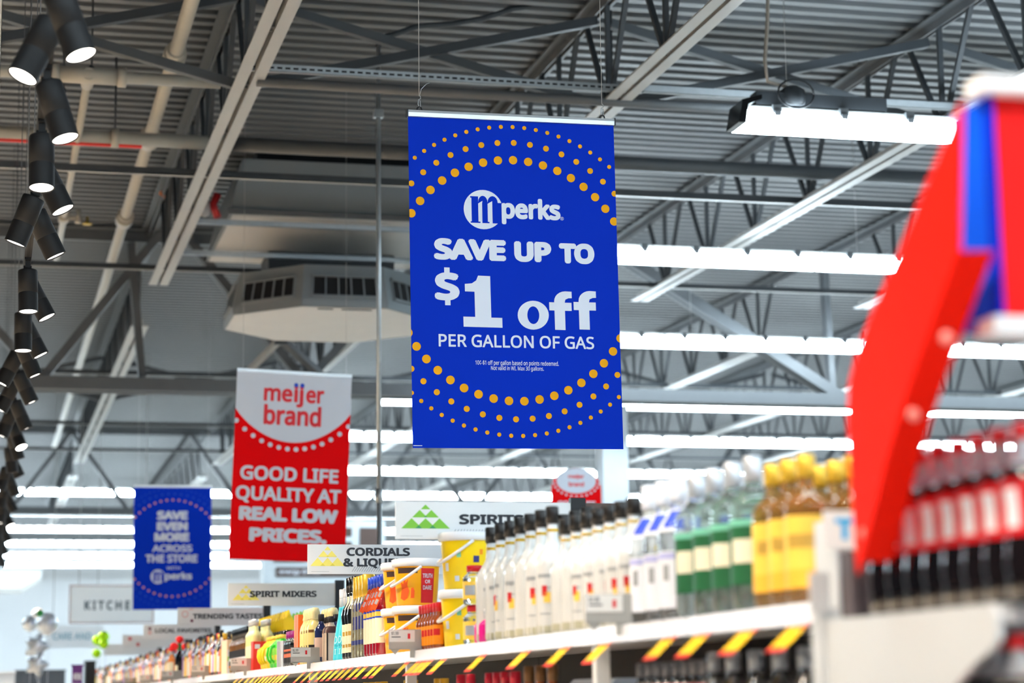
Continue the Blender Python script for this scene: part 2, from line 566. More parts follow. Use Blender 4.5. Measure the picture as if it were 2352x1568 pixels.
# cross bracing between neighbouring joists
names = ['outside the left edge', 'between the first and second slotted beams', 'between the second beam and the nearest strip light', 'right of the nearest strip light']
for YY, bay, tops in ((14.15, 'near', 4), (31.5, 'far', 6)):
    for i in range(tops):
        xa, xb = JX[i] + .06, JX[i + 1] - .06
        t = thing('cross_brace', ('pair of crossed steel angle braces %s' % names[i]) if bay == 'near' else 'crossed braces beyond the first girder, %s pair from the left' % ORD[i],
                  'brace', (xa, YY, roof_z(YY)), group='crossed joist braces')
        z0, z1 = .05, .67
        for (za, zb_, dy) in ((z0, z1, 0), (z1, z0, .035)):
            b = MB()
            b.bar((0, dy, za), (xb - xa, dy, zb_), .008, .062)
            b.bar((0, dy + .03, za - .03), (xb - xa, dy + .03, zb_ - .03), .06, .008)
            b.build('brace_angle', STEEL_D if bay == 'near' and zb_ > za else BRACE, t)
        b = MB(); b.tube([((xb - xa) / 2, -.01, (z0 + z1) / 2), ((xb - xa) / 2, .045, (z0 + z1) / 2)], .014, 8); b.build('bolt', STEEL_D, t)

# ------------------------------------------------------------------ conduit pole
p0 = P(870, 700, 14.6)
zt = P(868, 110, 14.6).z
t = thing('conduit_pole', 'thin grey conduit pole standing left of the big blue banner, bent over at the top', 'conduit', (p0.x, 14.6, 0))
b = MB()
b.tube([(0, 0, .0), (0, 0, 2.9)], .019, 14); b.tube([(0, 0, 2.86), (0, 0, zt)], .017, 14)
b.build('conduit', GALV, t)
b = MB(); b.tube([(0, 0, 2.80), (0, 0, 2.9)], .024, 14); b.build('coupling', GALV, t)
b = MB()
pts = []
for k in range(7):
    a = k / 6 * math.pi / 2
    pts.append((.1 - .1 * math.cos(a), 0, zt + .1 * math.sin(a)))
for (u, v) in [(960, 60), (1040, 55), (1110, 42), (1180, 20), (1240, 12), (1380, 12), (1500, 10)]:
    q = P(u, v, 14.6); pts.append((q.x - p0.x, 0, q.z))
b.tube(pts, .021, 12); b.build('flexible_conduit', STEEL_D, t)
b = MB(); b.box(-.035, .035, -.03, .03, roof_z(14.6, 4.0) - .03, roof_z(14.6, 4.0) + .03); b.build('clamp', GALV, t)

# ------------------------------------------------------------------ duct and octagonal diffuser
xa, xb, ya, yb = 2.05, 4.25, 18.7, 20.85
zb_ = roof_z(18.75, 4.12)
t = thing('supply_duct', 'large grey metal duct box resting on struts above the octagonal diffuser', 'duct', ((xa + xb) / 2, (ya + yb) / 2, zb_))
W2, L2 = (xb - xa) / 2, (yb - ya) / 2
b = MB()
b.add([(-W2, -L2, 0), (W2, -L2, 0), (W2, L2, 0), (-W2, L2, 0), (-W2 + .12, -L2 + .02, .52), (W2, -L2 + .02, .52), (W2, L2, .52), (-W2 + .12, L2, .52)],
      [(0, 3, 2, 1), (4, 5, 6, 7), (0, 1, 5, 4), (1, 2, 6, 5), (2, 3, 7, 6), (3, 0, 4, 7)])
b.build('box_body', DUCT, t)
for fy in (-L2 - .03, L2):
    b = MB(); b.box(-W2 - .02, W2 + .02, fy, fy + .03, -.005, .04); b.build('flange', STEEL, t)
b = MB(); b.box(-W2 + .3, W2, -L2 + .5, L2, .522, .74); b.build('gap_shade_box', VOIDM, t)  # black box standing in for the shadow in the gap above the duct
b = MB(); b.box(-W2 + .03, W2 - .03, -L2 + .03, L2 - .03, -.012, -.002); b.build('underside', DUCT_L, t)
b = MB(); b.box(-.55, .7, .45, 1.0, -.42, -.012); b.build('neck', BLACK, t)
b = MB(); b.tube([(-W2 - .1, -L2 + .1, .2), (-W2 - .14, -L2 + .12, .1), (-W2 - .1, -L2 + .1, -.02)], .035, 10); b.build('flexible_hose', mat('red_hose', srgb(190, 30, 34), .4), t)
b = MB(); b.lathe([(.02, 0), (.05, .03), (.05, .12), (.03, .16)], 12, c=(-W2 - .22, -L2 + .1, -.02)); b.build('valve_cap', DUCT_L, t)
dc = Vector((3.12, 19.75, 0)); zb0, zt0 = EYE + 3.53, EYE + 3.93
t = thing('air_diffuser', 'octagonal grey air diffuser with dark louvred openings hanging below the duct', 'air diffuser', (dc.x, dc.y, zb0))
R = 1.04
def octp(k, r, z): a = math.radians(22.5 + 45 * k); return Vector((r * math.cos(a), r * math.sin(a), z))
b = MB()
Rt = R * .93
vs = [octp(k, R, 0) for k in range(8)] + [octp(k, R, .06) for k in range(8)] + [octp(k, Rt, .40) for k in range(8)]
fs = [tuple(range(8))[::-1], tuple(range(16, 24))]
for k in range(8):
    fs += [(k, (k + 1) % 8, 8 + (k + 1) % 8, 8 + k), (8 + k, 8 + (k + 1) % 8, 16 + (k + 1) % 8, 16 + k)]
b.add(vs, fs); b.build('housing', DUCT, t)
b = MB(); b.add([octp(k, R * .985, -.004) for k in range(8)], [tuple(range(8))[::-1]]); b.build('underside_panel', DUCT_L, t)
lt = MB(); lt.box(-.24, -.1, -R * .86, -R * .83, -.012, -.006); lt.box(-.02, .26, -R * .86, -R * .83, -.012, -.006); lt.build('rating_label', INKK, t)
for k in range(8):
    # face between corner k and k+1
    A, B_, Cc, Dd = octp(k, R, .06), octp(k + 1, R, .06), octp(k + 1, Rt, .40), octp(k, Rt, .40)
    def fp(s, tt): return (A * (1 - s) + B_ * s) * (1 - tt) + (Dd * (1 - s) + Cc * s) * tt
    nrm = (B_ - A).cross(Dd - A).normalized()
    if nrm.dot((A + B_) / 2) < 0: nrm = -nrm
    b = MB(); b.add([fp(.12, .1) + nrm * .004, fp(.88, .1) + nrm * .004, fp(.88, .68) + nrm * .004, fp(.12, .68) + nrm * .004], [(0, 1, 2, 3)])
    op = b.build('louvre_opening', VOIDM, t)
    b = MB()
    for s in (.12, .272, .424, .576, .728, .88):
        b.bar(fp(s, .1) + nrm * .008, fp(s, .68) + nrm * .008, .012, .014, up=nrm)
    for tt in (.1, .68):
        b.bar(fp(.11, tt) + nrm * .012, fp(.89, tt) + nrm * .012, .02, .03, up=nrm)
    b.build('vanes', DUCT, op)

# ------------------------------------------------------------------ strip lights
def make_strip():
    t = thing('strip_light', 'x', 'strip light')
    L = 2.42
    b = MB()
    b.box(-.07, .07, 0, L, .10, .135); b.build('housing', STEEL_L, t)
    b = MB()
    # lens: wide underside, sloping sides
    vs = [(-.15, 0, 0), (.15, 0, 0), (.15, L, 0), (-.15, L, 0), (-.08, .03, .10), (.08, .03, .10), (.08, L - .03, .10), (-.08, L - .03, .10)]
    b.add(vs, [(0, 3, 2, 1), (0, 1, 5, 4), (1, 2, 6, 5), (2, 3, 7, 6), (3, 0, 4, 7)]); b.build('lens', LENS, t)
    for k in range(5):
        b = MB(); yy = .24 + k * .485
        b.box(-.095, .095, yy - .03, yy + .03, .085, .145); b.box(.08, .105, yy - .022, yy + .022, .06, .10); b.build('clip', STEEL, t)
    b = MB()
    b.box(-.085, .085, -.008, .0, .02, .13); b.box(-.085, .085, L, L + .008, .02, .13); b.build('end_cap', WHITE, t)
    return t
strip0 = None
ROWY = [13.05, 17.7, 22.45, 28.0, 32.5, 38.1, 43.45, 49.0, 54.6, 60.6, 66.5, 72.2]
start = [4.86, 4.9, 4.9, 5.15, 4.95, 4.95, -8.65, -8.65, -11.1, -11.1, -11.1, -13.55]
dist = ['nearest', 'second nearest', 'third nearest', 'fourth nearest', 'fifth nearest', 'sixth nearest', 'seventh nearest', 'eighth nearest', 'ninth nearest', 'tenth nearest', 'eleventh nearest', 'farthest']
for r, (Y, xs) in enumerate(zip(ROWY, start)):
    xmax = Y * .52 + 1.2
    x, k = xs, 0
    while x < xmax:
        lab = '%s white strip light from the left, %s row of lights' % (ORD[k], dist[r])
        loc = (x, Y, roof_z(Y, 3.62))
        if strip0 is None:
            strip0 = make_strip(); strip0.location = loc; strip0.rotation_euler = (0, 0, -math.pi / 2); strip0['label'] = lab; strip0['group'] = 'ceiling strip lights'
        else:
            copy_tree(strip0, loc, lab, 'ceiling strip lights', -math.pi / 2)
        x += 2.45; k += 1
# the same rows carry on over the aisles nearer the camera and behind it
for r, Y in enumerate((4.4, -0.4, -5.2)):
    for k in range(8):
        x = -1.6 + 2.45 * k
        copy_tree(strip0, (x, Y, roof_z(Y, 3.62)), '%s strip light of the %s row overhead, nearer than the picture shows' % (ORD[k], ORD[r]), 'ceiling strip lights', -math.pi / 2)
for r, Y in enumerate((28.0, 32.5, 38.1)):
    for k in range(5):
        x = -13.6 + 2.45 * k - 0
        copy_tree(strip0, (x, Y, roof_z(Y, 3.62)), '%s strip light of the %s row over the aisles left of the picture' % (ORD[k], dist[r + 3]), 'ceiling strip lights', -math.pi / 2)
# driver, end bracket, ring plug and whip of the nearest strip light
zl = roof_z(13.05, 3.62)
t = thing('light_driver', 'black driver box and ring plug on top of the nearest strip light', 'driver box', (4.86, 13.05, zl + .148))
b = MB(); b.box(.1, 1.05, -.07, .05, .0, .09); b.build('driver_box', STEEL_D, t)
b = MB(); b.lathe([(.05, 0), (.085, .01), (.095, .06), (.085, .12), (.04, .15)], 18, c=(.38, -.02, 0)); b.build('ring_plug', STEEL_D, t)
b = MB(); pts = []
for k in range(19):
    a = 2 * math.pi * k / 18; pts.append((.38 + .13 * math.cos(a), -.09, .08 + .1 * math.sin(a)))
b.tube(pts, .007, 8); b.build('wire_loop', BLACK, t)
b = MB()
b.prism([(-.05, -.13, -.15), (-.02, -.13, .01), (.12, -.13, .05), (.12, -.13, .02), (.02, -.13, -.02), (.0, -.13, -.15)], (0, .26, 0)); b.build('end_bracket', BLACKGLOSS, t)
b = MB(); pts = [(.40, 0, .14)]
for (u, v) in [(1763, 190), (1757, 140), (1762, 70), (1764, 0), (1766, -90)]:
    q = P(u, v, 13.05); pts.append((q.x - 4.86, 0, q.z - zl - .14))
b.tube(pts, .013, 10); b.build('flexible_whip', mat('flex_metal', srgb(170, 160, 148), .4, .5, .3, 120), t)
# suspension cables of the nearest two rows
for r in (0, 1, 2):
    for k in range(4):
        x = start[r] + .35 + k * 2.45
        b = MB(); b.tube([(x, ROWY[r], roof_z(ROWY[r], 3.74)), (x, ROWY[r], roof_z(ROWY[r], 4.84))], .003, 5)
        tag(b.build('suspension_cable', STEEL_L), 'thin cable holding the %s strip light of the %s row' % (ORD[k], dist[r]), 'cable')

# ================================================================== HANGING BANNERS
def banner_pose(tl, tr, bl, Y):
    a, b, c = P(*tl, Y), P(*tr, Y), P(*bl, Y)
    W = (b - a).length
    ang = math.atan2(b.z - a.z, b.x - a.x)
    H = (c - a).length
    mid = (a + b) / 2
    return mid, W, H, -ang          # rotation about +y is clockwise seen from -y


def wires(t, pts, z0, ztop, ang, m=None):
    for x in pts:
        b = MB()
        dx = math.sin(ang) * (ztop - z0)
        b.tube([(x, 0, z0), (x - dx, 0, ztop)], .0017, 5)
        b.build('wire', m or STEEL_L, t)


def rings(sh, s0, t0, specs, mi, yscale=1.0):
    for (rad, n, dr, ph) in specs:
        for k in range(n):
            a = 2 * math.pi * (k + ph) / n
            x, y = rad * math.sin(a), -rad * math.cos(a) * yscale
            s, t = s0 + x / sh.W, t0 + y / sh.H
            if -dr / sh.W < s < 1 + dr / sh.W and 0 < t < 1:
                sh.disc(s, t, dr, mi, 18)


def perks_mark(sh, s_c, t_c, r, s1, t_cap, t_base, white, blue, small=True):
    """white disc with a serif m running out of it, followed by the word perks"""
    sh.disc(s_c, t_c, r, white, 40)
    sh.up()
    rs, rt = r / sh.W, r / sh.H
    # the m: serif, three stems with arched shoulders, the last stem running out of the disc
    L = lambda a, t: (s_c + a * rs, t_c + t * rt)
    xs = [(-.66, -.68), (-.36, -.68), (-.36, -.62)]
    sh.poly([L(-.66, -.66), L(-.26, -.66), L(-.26, .62), L(-.16, .62), L(-.16, .69), L(-.66, .69), L(-.66, .62), L(-.6, .62), L(-.6, -.58), L(-.66, -.58)], blue)
    for x0, x1, out in ((-.26, .22, 0), (.22, .74, 1)):
        arch = []
        for k in range(9):
            a = math.pi - math.pi * k / 8
            arch.append(((x0 + x1) / 2 + .0 + math.cos(a) * (x1 - x0) / 2, -.36 - .34 * math.sin(a)))
        inner = []
        for k in range(9):
            a = math.pi * k / 8
            inner.append(((x0 + x1) / 2 - .16 + math.cos(a) * .10, -.30 - .18 * math.sin(a)))
        xe = x1 if not out else .98
        pts = [L(*p) for p in arch] + ([L(.98, -.36), L(.98, .69)] if out else [L(x1, .62), L(x1 + .08, .62), L(x1 + .08, .69)]) + [L(x1 - .28, .69)] + [L(x1 - .28, -.3)] + [L((x0 + x1) / 2 - .02, -.44), L(x0, -.3)]
        sh.poly(pts, blue)
    sh.up()
    sh.text('perks', s_c + rs * .93, s1, t_cap, t_base, white, .055)


# ---- big blue banner
mid, W, H, rot = banner_pose((937, 266), (1409, 287), (929, 1028), 9.6)
t = thing('hanging_banner', 'large sharp blue banner with gold dot rings and white dollar offer', 'banner', tuple(mid), (0, rot, 0), 'promotional hanging banners')
cam_data.dof.focus_distance = -(_x[2] * mid.x + _y[2] * mid.y + _z[2] * (mid.z - .8 - EYE))
b = MB()
nseg = 24
for i in range(nseg):
    xa, xb = -W / 2 + W * i / nseg, -W / 2 + W * (i + 1) / nseg
    b.box(xa, xb, 0, .0012, -H, 0)
sh = Sheet(b, W, H, 0.0, -W / 2, 0.0)
K = W / 882.0
sc, tc = .4965, .4915
rings(sh, sc, tc, [(505 * K, 49, 18 * K, .06), (579 * K, 52, 12.6 * K, .12), (647 * K, 81, 8.7 * K, .1)], 1)
def bc(x, y):      # measured on the photo's banner
    t_ = (y - 86 - 38 * .5) / 1415
    for _ in range(3):
        s_ = (x - (69 - 16 * t_)) / (882 + 8 * t_)
        t_ = (y - 86 - 38 * s_) / (1421 - 11 * s_)
    return s_, t_
def btext(body, x0, x1, ycap, ybase, bold, mi=2, n=10):   # y taken at the middle of the line
    m_ = (x0 + x1) / 2
    s0, s1 = bc(x0, ycap)[0], bc(x1, ycap)[0]
    sh.text(body, s0, s1, bc(m_, ycap)[1], bc(m_, ybase)[1], mi, bold, n)
s_, t_ = bc(376, 496)
perks_mark(sh, s_, t_, 83 * K, bc(706, 500)[0], bc(600, 455)[1], bc(600, 541)[1], 2, 0)
sh.text('\u00ae', bc(704, 538)[0], bc(719, 538)[0], bc(711, 530)[1], bc(711, 545)[1], 2)
btext('SAVE', 163, 467, 624, 716, .082)
btext('UP', 502, 661, 637, 726, .082)
btext('TO', 694, 847, 647, 735, .082)
btext('S', 162, 266, 768, 886, .066)
for y0, y1 in ((745, 778), (876, 907)):
    sh.poly([q_ for q_ in (bc(203, y0), bc(226, y0 + 1), bc(226, y1 + 1), bc(203, y1))], 2)
# heavy slab 1
q = lambda x, y: bc(x, y)
sh.poly([q(345, 782), q(396, 785), q(396, 963), q(442, 965), q(442, 1007), q(278, 1000), q(278, 957), q(328, 959), q(328, 851), q(288, 849), q(288, 817), q(318, 815), q(336, 803)], 2)
# o with heavy sides
def ring_o(x0, x1, y0, y1, wx, wy, n=36):
    cx_, cy_ = (x0 + x1) / 2, (y0 + y1) / 2
    for k in range(n):
        a0, a1 = 2 * math.pi * k / n, 2 * math.pi * (k + 1) / n
        o = lambda a: q(cx_ + math.cos(a) * (x1 - x0) / 2, cy_ + math.sin(a) * (y1 - y0) / 2)
        i = lambda a: q(cx_ + math.cos(a) * ((x1 - x0) / 2 - wx), cy_ + math.sin(a) * ((y1 - y0) / 2 - wy))
        sh.poly([o(a0), o(a1), i(a1), i(a0)], 2)
ring_o(508, 641, 893, 1017, 41, 24)
for x0 in (644, 749):                      # the two f
    pts = [(x0, 900), (x0 + 22, 901)]
    for k in range(7):
        a = math.pi + (math.pi / 2) * k / 6
        pts.append((x0 + 70 + 48 * math.cos(a), 896 + 42 * math.sin(a)))
    pts += [(x0 + 98, 856), (x0 + 98, 884), (x0 + 84, 884), (x0 + 70, 890), (x0 + 67, 903), (x0 + 96, 904), (x0 + 96, 939), (x0 + 67, 938), (x0 + 67, 1021), (x0 + 22, 1019), (x0 + 22, 936), (x0, 935)]
    sh.poly([q(*p) for p in pts], 2)
btext('PER GALLON OF GAS', 172, 832, 1041, 1094, .022)
btext('10\u00a2-$1 off per gallon based on points redeemed.', 323, 677, 1150, 1168, .012, n=6)
btext('Not valid in WI. Max 30 gallons.', 388, 612, 1173, 1190, .012, n=6)
sh.poly([q(55, 1496), q(92, 1497), q(92, 1500), q(55, 1499)], 2)
b.build('printed_panel', [BLUE, YEL, INKW], t)
b = MB()
b.prism([(-W / 2 - .004, -.012, .028), (-W / 2 - .004, -.016, .015), (-W / 2 - .004, -.013, -.004), (-W / 2 - .004, .013, -.004), (-W / 2 - .004, .016, .015), (-W / 2 - .004, .010, .030)], (W + .008, 0, 0))
b.build('top_rail', ALU, t)
for s in (-1, 1):
    b = MB(); b.box(s * (W / 2 + .004) - .003, s * (W / 2 + .004) + .003, -.017, .017, -.006, .031); b.build('end_cap', BLACK, t)
for s, x in ((0, -.455 * W + .01), (1, .455 * W - .01)):
    b = MB(); b.tube([(x - .012, 0, .03), (x - .009, 0, .042), (x, 0, .047), (x + .009, 0, .042), (x + .012, 0, .03)], .004, 8); b.build('eyelet', BLACK, t)
    b = MB(); b.tube([(x, 0, .042), (x + .006, 0, .05), (x + .005, 0, .078), (x - .004, 0, .082), (x - .006, 0, .06), (x, 0, .046)], .0022, 6)
    b.tube([(x - .004, 0, .082), (x + .007, 0, .088), (x + .006, 0, .1), (x, 0, .105)], .0022, 6); b.build('snap_hook', GALV, t)
b = MB(); b.tube([(-.455 * W + .013, 0, .105), (-.455 * W + .02, -.005, .135), (-.455 * W + .045, -.008, .16), (-.455 * W + .06, -.008, .166)], .0015, 5); b.build('loose_wire_end', GALV, t)
wires(t, (-.455 * W + .01, .455 * W - .01), .1, roof_z(9.6, 4.85) - mid.z, rot, STEEL_L)

# ---- red and white banner
mid, W, H, rot = banner_pose((545, 851), (808, 867), (529, 1283), 17.0)
t = thing('hanging_banner', 'red banner with white rounded top, white dots and four lines of white lettering', 'banner', tuple(mid), (0, rot, 0), 'promotional hanging banners')
b = MB(); b.box(-W / 2, W / 2, 0, .0015, -H, 0)
sh = Sheet(b, W, H, 0, -W / 2, 0)
arc = [(0, 0)]
for k in range(25):
    s = k / 24
    arc.append((s, .2 + .170 * (1 - ((s - .5) / .5) ** 2) ** .88))
sh.poly(arc + [(1, 0)], 1)
for k in range(14):
    s = .012 + k * .975 / 13
    sh.disc(s, .257 + .149 * (1 - ((s - .5) / .5) ** 2) ** .9, .0195, 1, 16)
sh.up()
sh.text('me', .238, .488, .082, .153, 2, .045, ref=XH)
sh.text('ij', .50, .585, .082, .153, 2, .045, ref=XH)
sh.text('er', .605, .765, .082, .153, 2, .045, ref=XH)
sh.up()
for s in (.516, .570):
    sh.disc(s, .0595, .0185, 3, 16)
sh.text('brand', .245, .745, .175, .279, 2, .045)
sh.text('GOOD LIFE', .065, .915, .503, .578, 1, .045)
sh.text('QUALITY AT', .035, .945, .611, .685, 1, .045)
sh.text('REAL LOW', .070, .925, .719, .793, 1, .078)
sh.text('PRICES.', .165, .835, .829, .903, 1, .078)
b.build('printed_panel', [RED, INKW, INKR, INKB], t)
b = MB(); b.box(-W / 2, W / 2, -.012, .012, -.004, .022); b.build('top_rail', ALU, t)
wires(t, (-.45 * W, .45 * W), .02, roof_z(17, 4.85) - mid.z, rot)

# ---- farther blue banner
mid, W, H, rot = banner_pose((308, 1118), (486, 1119), (300, 1400), 25.0)
t = thing('hanging_banner', 'farther dark blue banner at left with salmon dots and SAVE EVEN MORE in white', 'banner', tuple(mid), (0, rot, 0), 'promotional hanging banners')
b = MB(); b.box(-W / 2, W / 2, 0, .0015, -H, 0)
sh = Sheet(b, W, H, 0, -W / 2, 0, step=.0012)
rings(sh, .5, .50, [(.395 * H, 50, .016 * W, 0)], 2)
rings(sh, .5, .50, [(.445 * H, 54, .013 * W, .3), (.49 * H, 80, .009 * W, 0)], 3)
sh.text('SAVE', .295, .695, .196, .268, 1, .085)
sh.text('EVEN', .295, .695, .286, .357, 1, .085)
sh.text('MORE', .265, .715, .374, .446, 1, .085)
sh.text('ACROSS', .24, .755, .474, .53, 1, .045)
sh.text('THE STORE', .155, .825, .553, .618, 1, .05)
sh.text('WITH', .425, .60, .651, .675, 1, .02)
perks_mark(sh, .315, .733, .092 * W, .755, .70, .757, 1, 0)
b.build('printed_panel', [mat('banner_blue_deep', (0.0, 0.03, 0.52, 1), .6, 0, .02, spec=.08), INKW, ORANGEDOT, BLUE2], t)
b = MB(); b.box(-W / 2, W / 2, -.012, .012, -.004, .022); b.build('top_rail', ALU, t)
wires(t, (-.45 * W, .45 * W), .02, roof_z(25, 4.85) - mid.z, rot)

# ---- small round-topped red sign far off by the column
q0 = P(1323, 1075, 21.7)
t = thing('hanging_banner', 'small red sign with rounded white top hanging beside the steel column', 'sign', tuple(q0), group='promotional hanging banners')
W = (P(1378, 1100, 21.7) - P(1264, 1100, 21.7)).length; H = W * 1.45
b = MB(); pts = []
for k in range(17):
    a = math.pi - math.pi * k / 16
    pts.append((W / 2 * math.cos(a), 0, -W * .42 + W * .42 * math.sin(a)))
pts += [(W / 2, 0, -H), (-W / 2, 0, -H)]
b.prism(pts, (0, .01, 0), 0)
sh = Sheet(b, W, H, 0, -W / 2, 0, step=.0012)
pts = []
for k in range(33):
    a = 2 * math.pi * k / 32
    pts.append((.5 + .40 * math.cos(a), .17 + .168 * math.sin(a)))
sh.poly(pts, 1)
for k in range(13):
    a = math.pi * (.06 + .88 * k / 12)
    sh.disc(.5 + .46 * math.cos(a), .17 + .21 * math.sin(a), .022 * W, 1, 12)
sh.up()
sh.text('meijer', .34, .66, .085, .135, 2, .05)
sh.text('brand', .345, .655, .185, .245, 2, .05)
sh.text('GOOD LIFE', .12, .88, .44, .50, 1, .05)
b.build('printed_panel', [RED, INKW, INKR], t)
wires(t, (-.3 * W, .3 * W), -.1, roof_z(21.7, 4.85) - q0.z, 0)

# ================================================================== AISLE SIGNS ON THE SHELF SPINE
SX0, SX1, SZ0, SZ1 = 1.525, 2.225, EYE + .603, EYE + .748
def triangles(sh, a0, t0, a1, t1, c1, c2):
    """row of little triangles stacked into a pyramid"""
    w, h = (a1 - a0), (t1 - t0)
    def tri(x, y, sw, shh, c): sh.poly([(a0 + x * w, t0 + (y + shh) * h), (a0 + (x + sw) * w, t0 + (y + shh) * h), (a0 + (x + sw / 2) * w, t0 + y * h)], c)
    tri(.4, 0, .2, .2, c1)
    tri(.225, .22, .31, .32, c1); tri(.465, .22, .31, .32, c1)
    tri(0, .57, .43, .43, c1); tri(.285, .57, .43, .43, c1); tri(.57, .57, .43, .43, c1)
    sh.up()
    tri(.465, .46, .07, .08, c2); tri(.285, .86, .145, .14, c2); tri(.57, .86, .145, .14, c2)
def aisle_sign(Y, lines, label, mode, post=True):
    W, H = SX1 - SX0, SZ1 - SZ0
    t = thing('aisle_sign', label, 'sign', (SX1 + .035, Y, SZ0), group='aisle section signs')
    b = MB(); b.box(-W - .035, -.035, 0, .012, 0, H)
    sh = Sheet(b, W, H, 0, -W - .035, H, step=.0005)
    mats = [SIGN, INKK, INKG, INKW]
    if mode == 'green':
        mats += [GREEN1, GREEN2]; triangles(sh, .03, .08, .305, .72, 4, 5)
    elif mode == 'yellow2':
        mats += [PYEL, PYEL2]; triangles(sh, .018, .065, .262, .73, 4, 5)
    elif mode == 'yellow':
        mats += [PYEL, PYEL2]; triangles(sh, .04, .09, .29, .755, 4, 5)
    elif mode == 'berry':
        mats += [mat('print_rose', srgb(222, 180, 178)), mat('print_wine', srgb(110, 20, 60))]
        for k in range(24):
            a0, a1 = 2 * math.pi * k / 24, 2 * math.pi * (k + 1) / 24
            sh.poly([(.085 + .04 * math.cos(x) * r, .35 + .2 * math.sin(x) * r) for x, r in ((a0, 1), (a1, 1), (a1, .7), (a0, .7))], 4)
        sh.disc(.165, .72, .013, 5)
        sh.poly([(.11, .14), (.16, .02), (.19, .1)], 4)
    elif mode == 'grape':
        mats += [mat('print_rose', srgb(222, 180, 178)), mat('print_wine', srgb(110, 20, 60))]
        sh.disc(.085, .28, .016, 5); sh.disc(.085, .55, .02, 4)
    elif mode == 'red':
        mats += [mat('print_rose', srgb(222, 180, 178)), mat('print_crimson', srgb(200, 60, 70))]
        sh.disc(.12, .3, .02, 5); sh.disc(.25, .75, .02, 5)
    sh.up()
    for k in range(16 if mode in ('green', 'yellow2') else 0):
        x = .34 + k * .017
        sh.poly([(x - .03, .92), (x - .025, .92), (x, .74), (x - .005, .74)], 2)
    sh.poly([(.025, .915), (.15, .915), (.15, .925), (.025, .925)], 2)
    sh.up()
    for (body, a0, a1, tc_, tb) in lines:
        sh.text(body, a0, a1, tc_, tb, 1, .05)
    b.build('board', mats, t)
    if post:
        b = MB(); b.box(-.035, .025, -.006, .03, -.22, H + .02); b.build('bracket_post', BLACK, t)
        b = MB(); b.box(-.02, .012, -.0075, -.006, -.2, -.05); b.build('slot_strip', STEEL_D, t)
aisle_sign(8.0, [('SPIRITS', .357, .725, .335, .60)], 'white SPIRITS section sign with green triangle pyramid above the white bottles', 'green')
aisle_sign(10.3, [('CORDIALS', .275, .727, .11, .385), ('& LIQUEURS', .25, .80, .47, .745)], 'white CORDIALS section sign with pale yellow triangles above the orange tubs', 'yellow2')
aisle_sign(13.8, [('SPIRIT MIXERS', .20, .825, .345, .62)], 'white SPIRIT MIXERS section sign with pale yellow triangles', 'yellow')
aisle_sign(17.5, [('TRENDING TASTES', .175, .99, .33, .62)], 'white TRENDING TASTES section sign with wine red dot', 'berry')
aisle_sign(21.3, [('LOCAL FAVORITES', .16, .95, .27, .56)], 'white LOCAL FAVORITES section sign with small grape mark', 'grape')
aisle_sign(24.6, [], 'small pale section sign with two crimson dots, beyond the grape sign', 'red')
aisle_sign(28.5, [], 'last pale section sign, far end of the shelf run', 'none')
# back of the sign that faces the next aisle
b = MB(); b.box(0, .66, 0, .012, 0, .145)
b.box(.0, .66, -.0006, 0, .0, .145)
o = b.build('aisle_sign', BROWN); o.location = (2.262, 8.0, SZ0)
tag(o, 'dark brown back of a section sign, right of the black post by SPIRITS', 'sign')

# ================================================================== SHELVING
ZS = EYE + .186
XF = 1.645
RAIL = mat('price_rail_white', srgb(244, 242, 248), .35, 0, .02, 6)
SHELFW = mat('shelf_white', srgb(232, 232, 232), .45, 0, .03, 6)
BACKD = mat('shelf_back_dark', srgb(30, 30, 32), .7, 0, .1, 6)
GREYP = mat('tag_plate_grey', srgb(172, 170, 164), .5, 0, .02, 6)
TAGW = mat('tag_white', srgb(238, 234, 228), .5, 0, .01)
SEC = [4.06, 5.74, 8.48, 11.12, 13.85, 16.6, 19.35, 22.1, 24.85, 27.6, 30.4]
near_to = ['nearest section, holding yellow and green label bottles', 'second section, holding the white bottles and tubs', 'third section, holding the orange tubs and the blue bottle',
           'fourth section, holding the cream bottle and yellow jugs', 'fifth section, holding dark capped amber bottles', 'sixth section, holding the red topped bottle',
           'seventh section from the near end', 'eighth section from the near end', 'ninth section from the near end', 'tenth and farthest section']
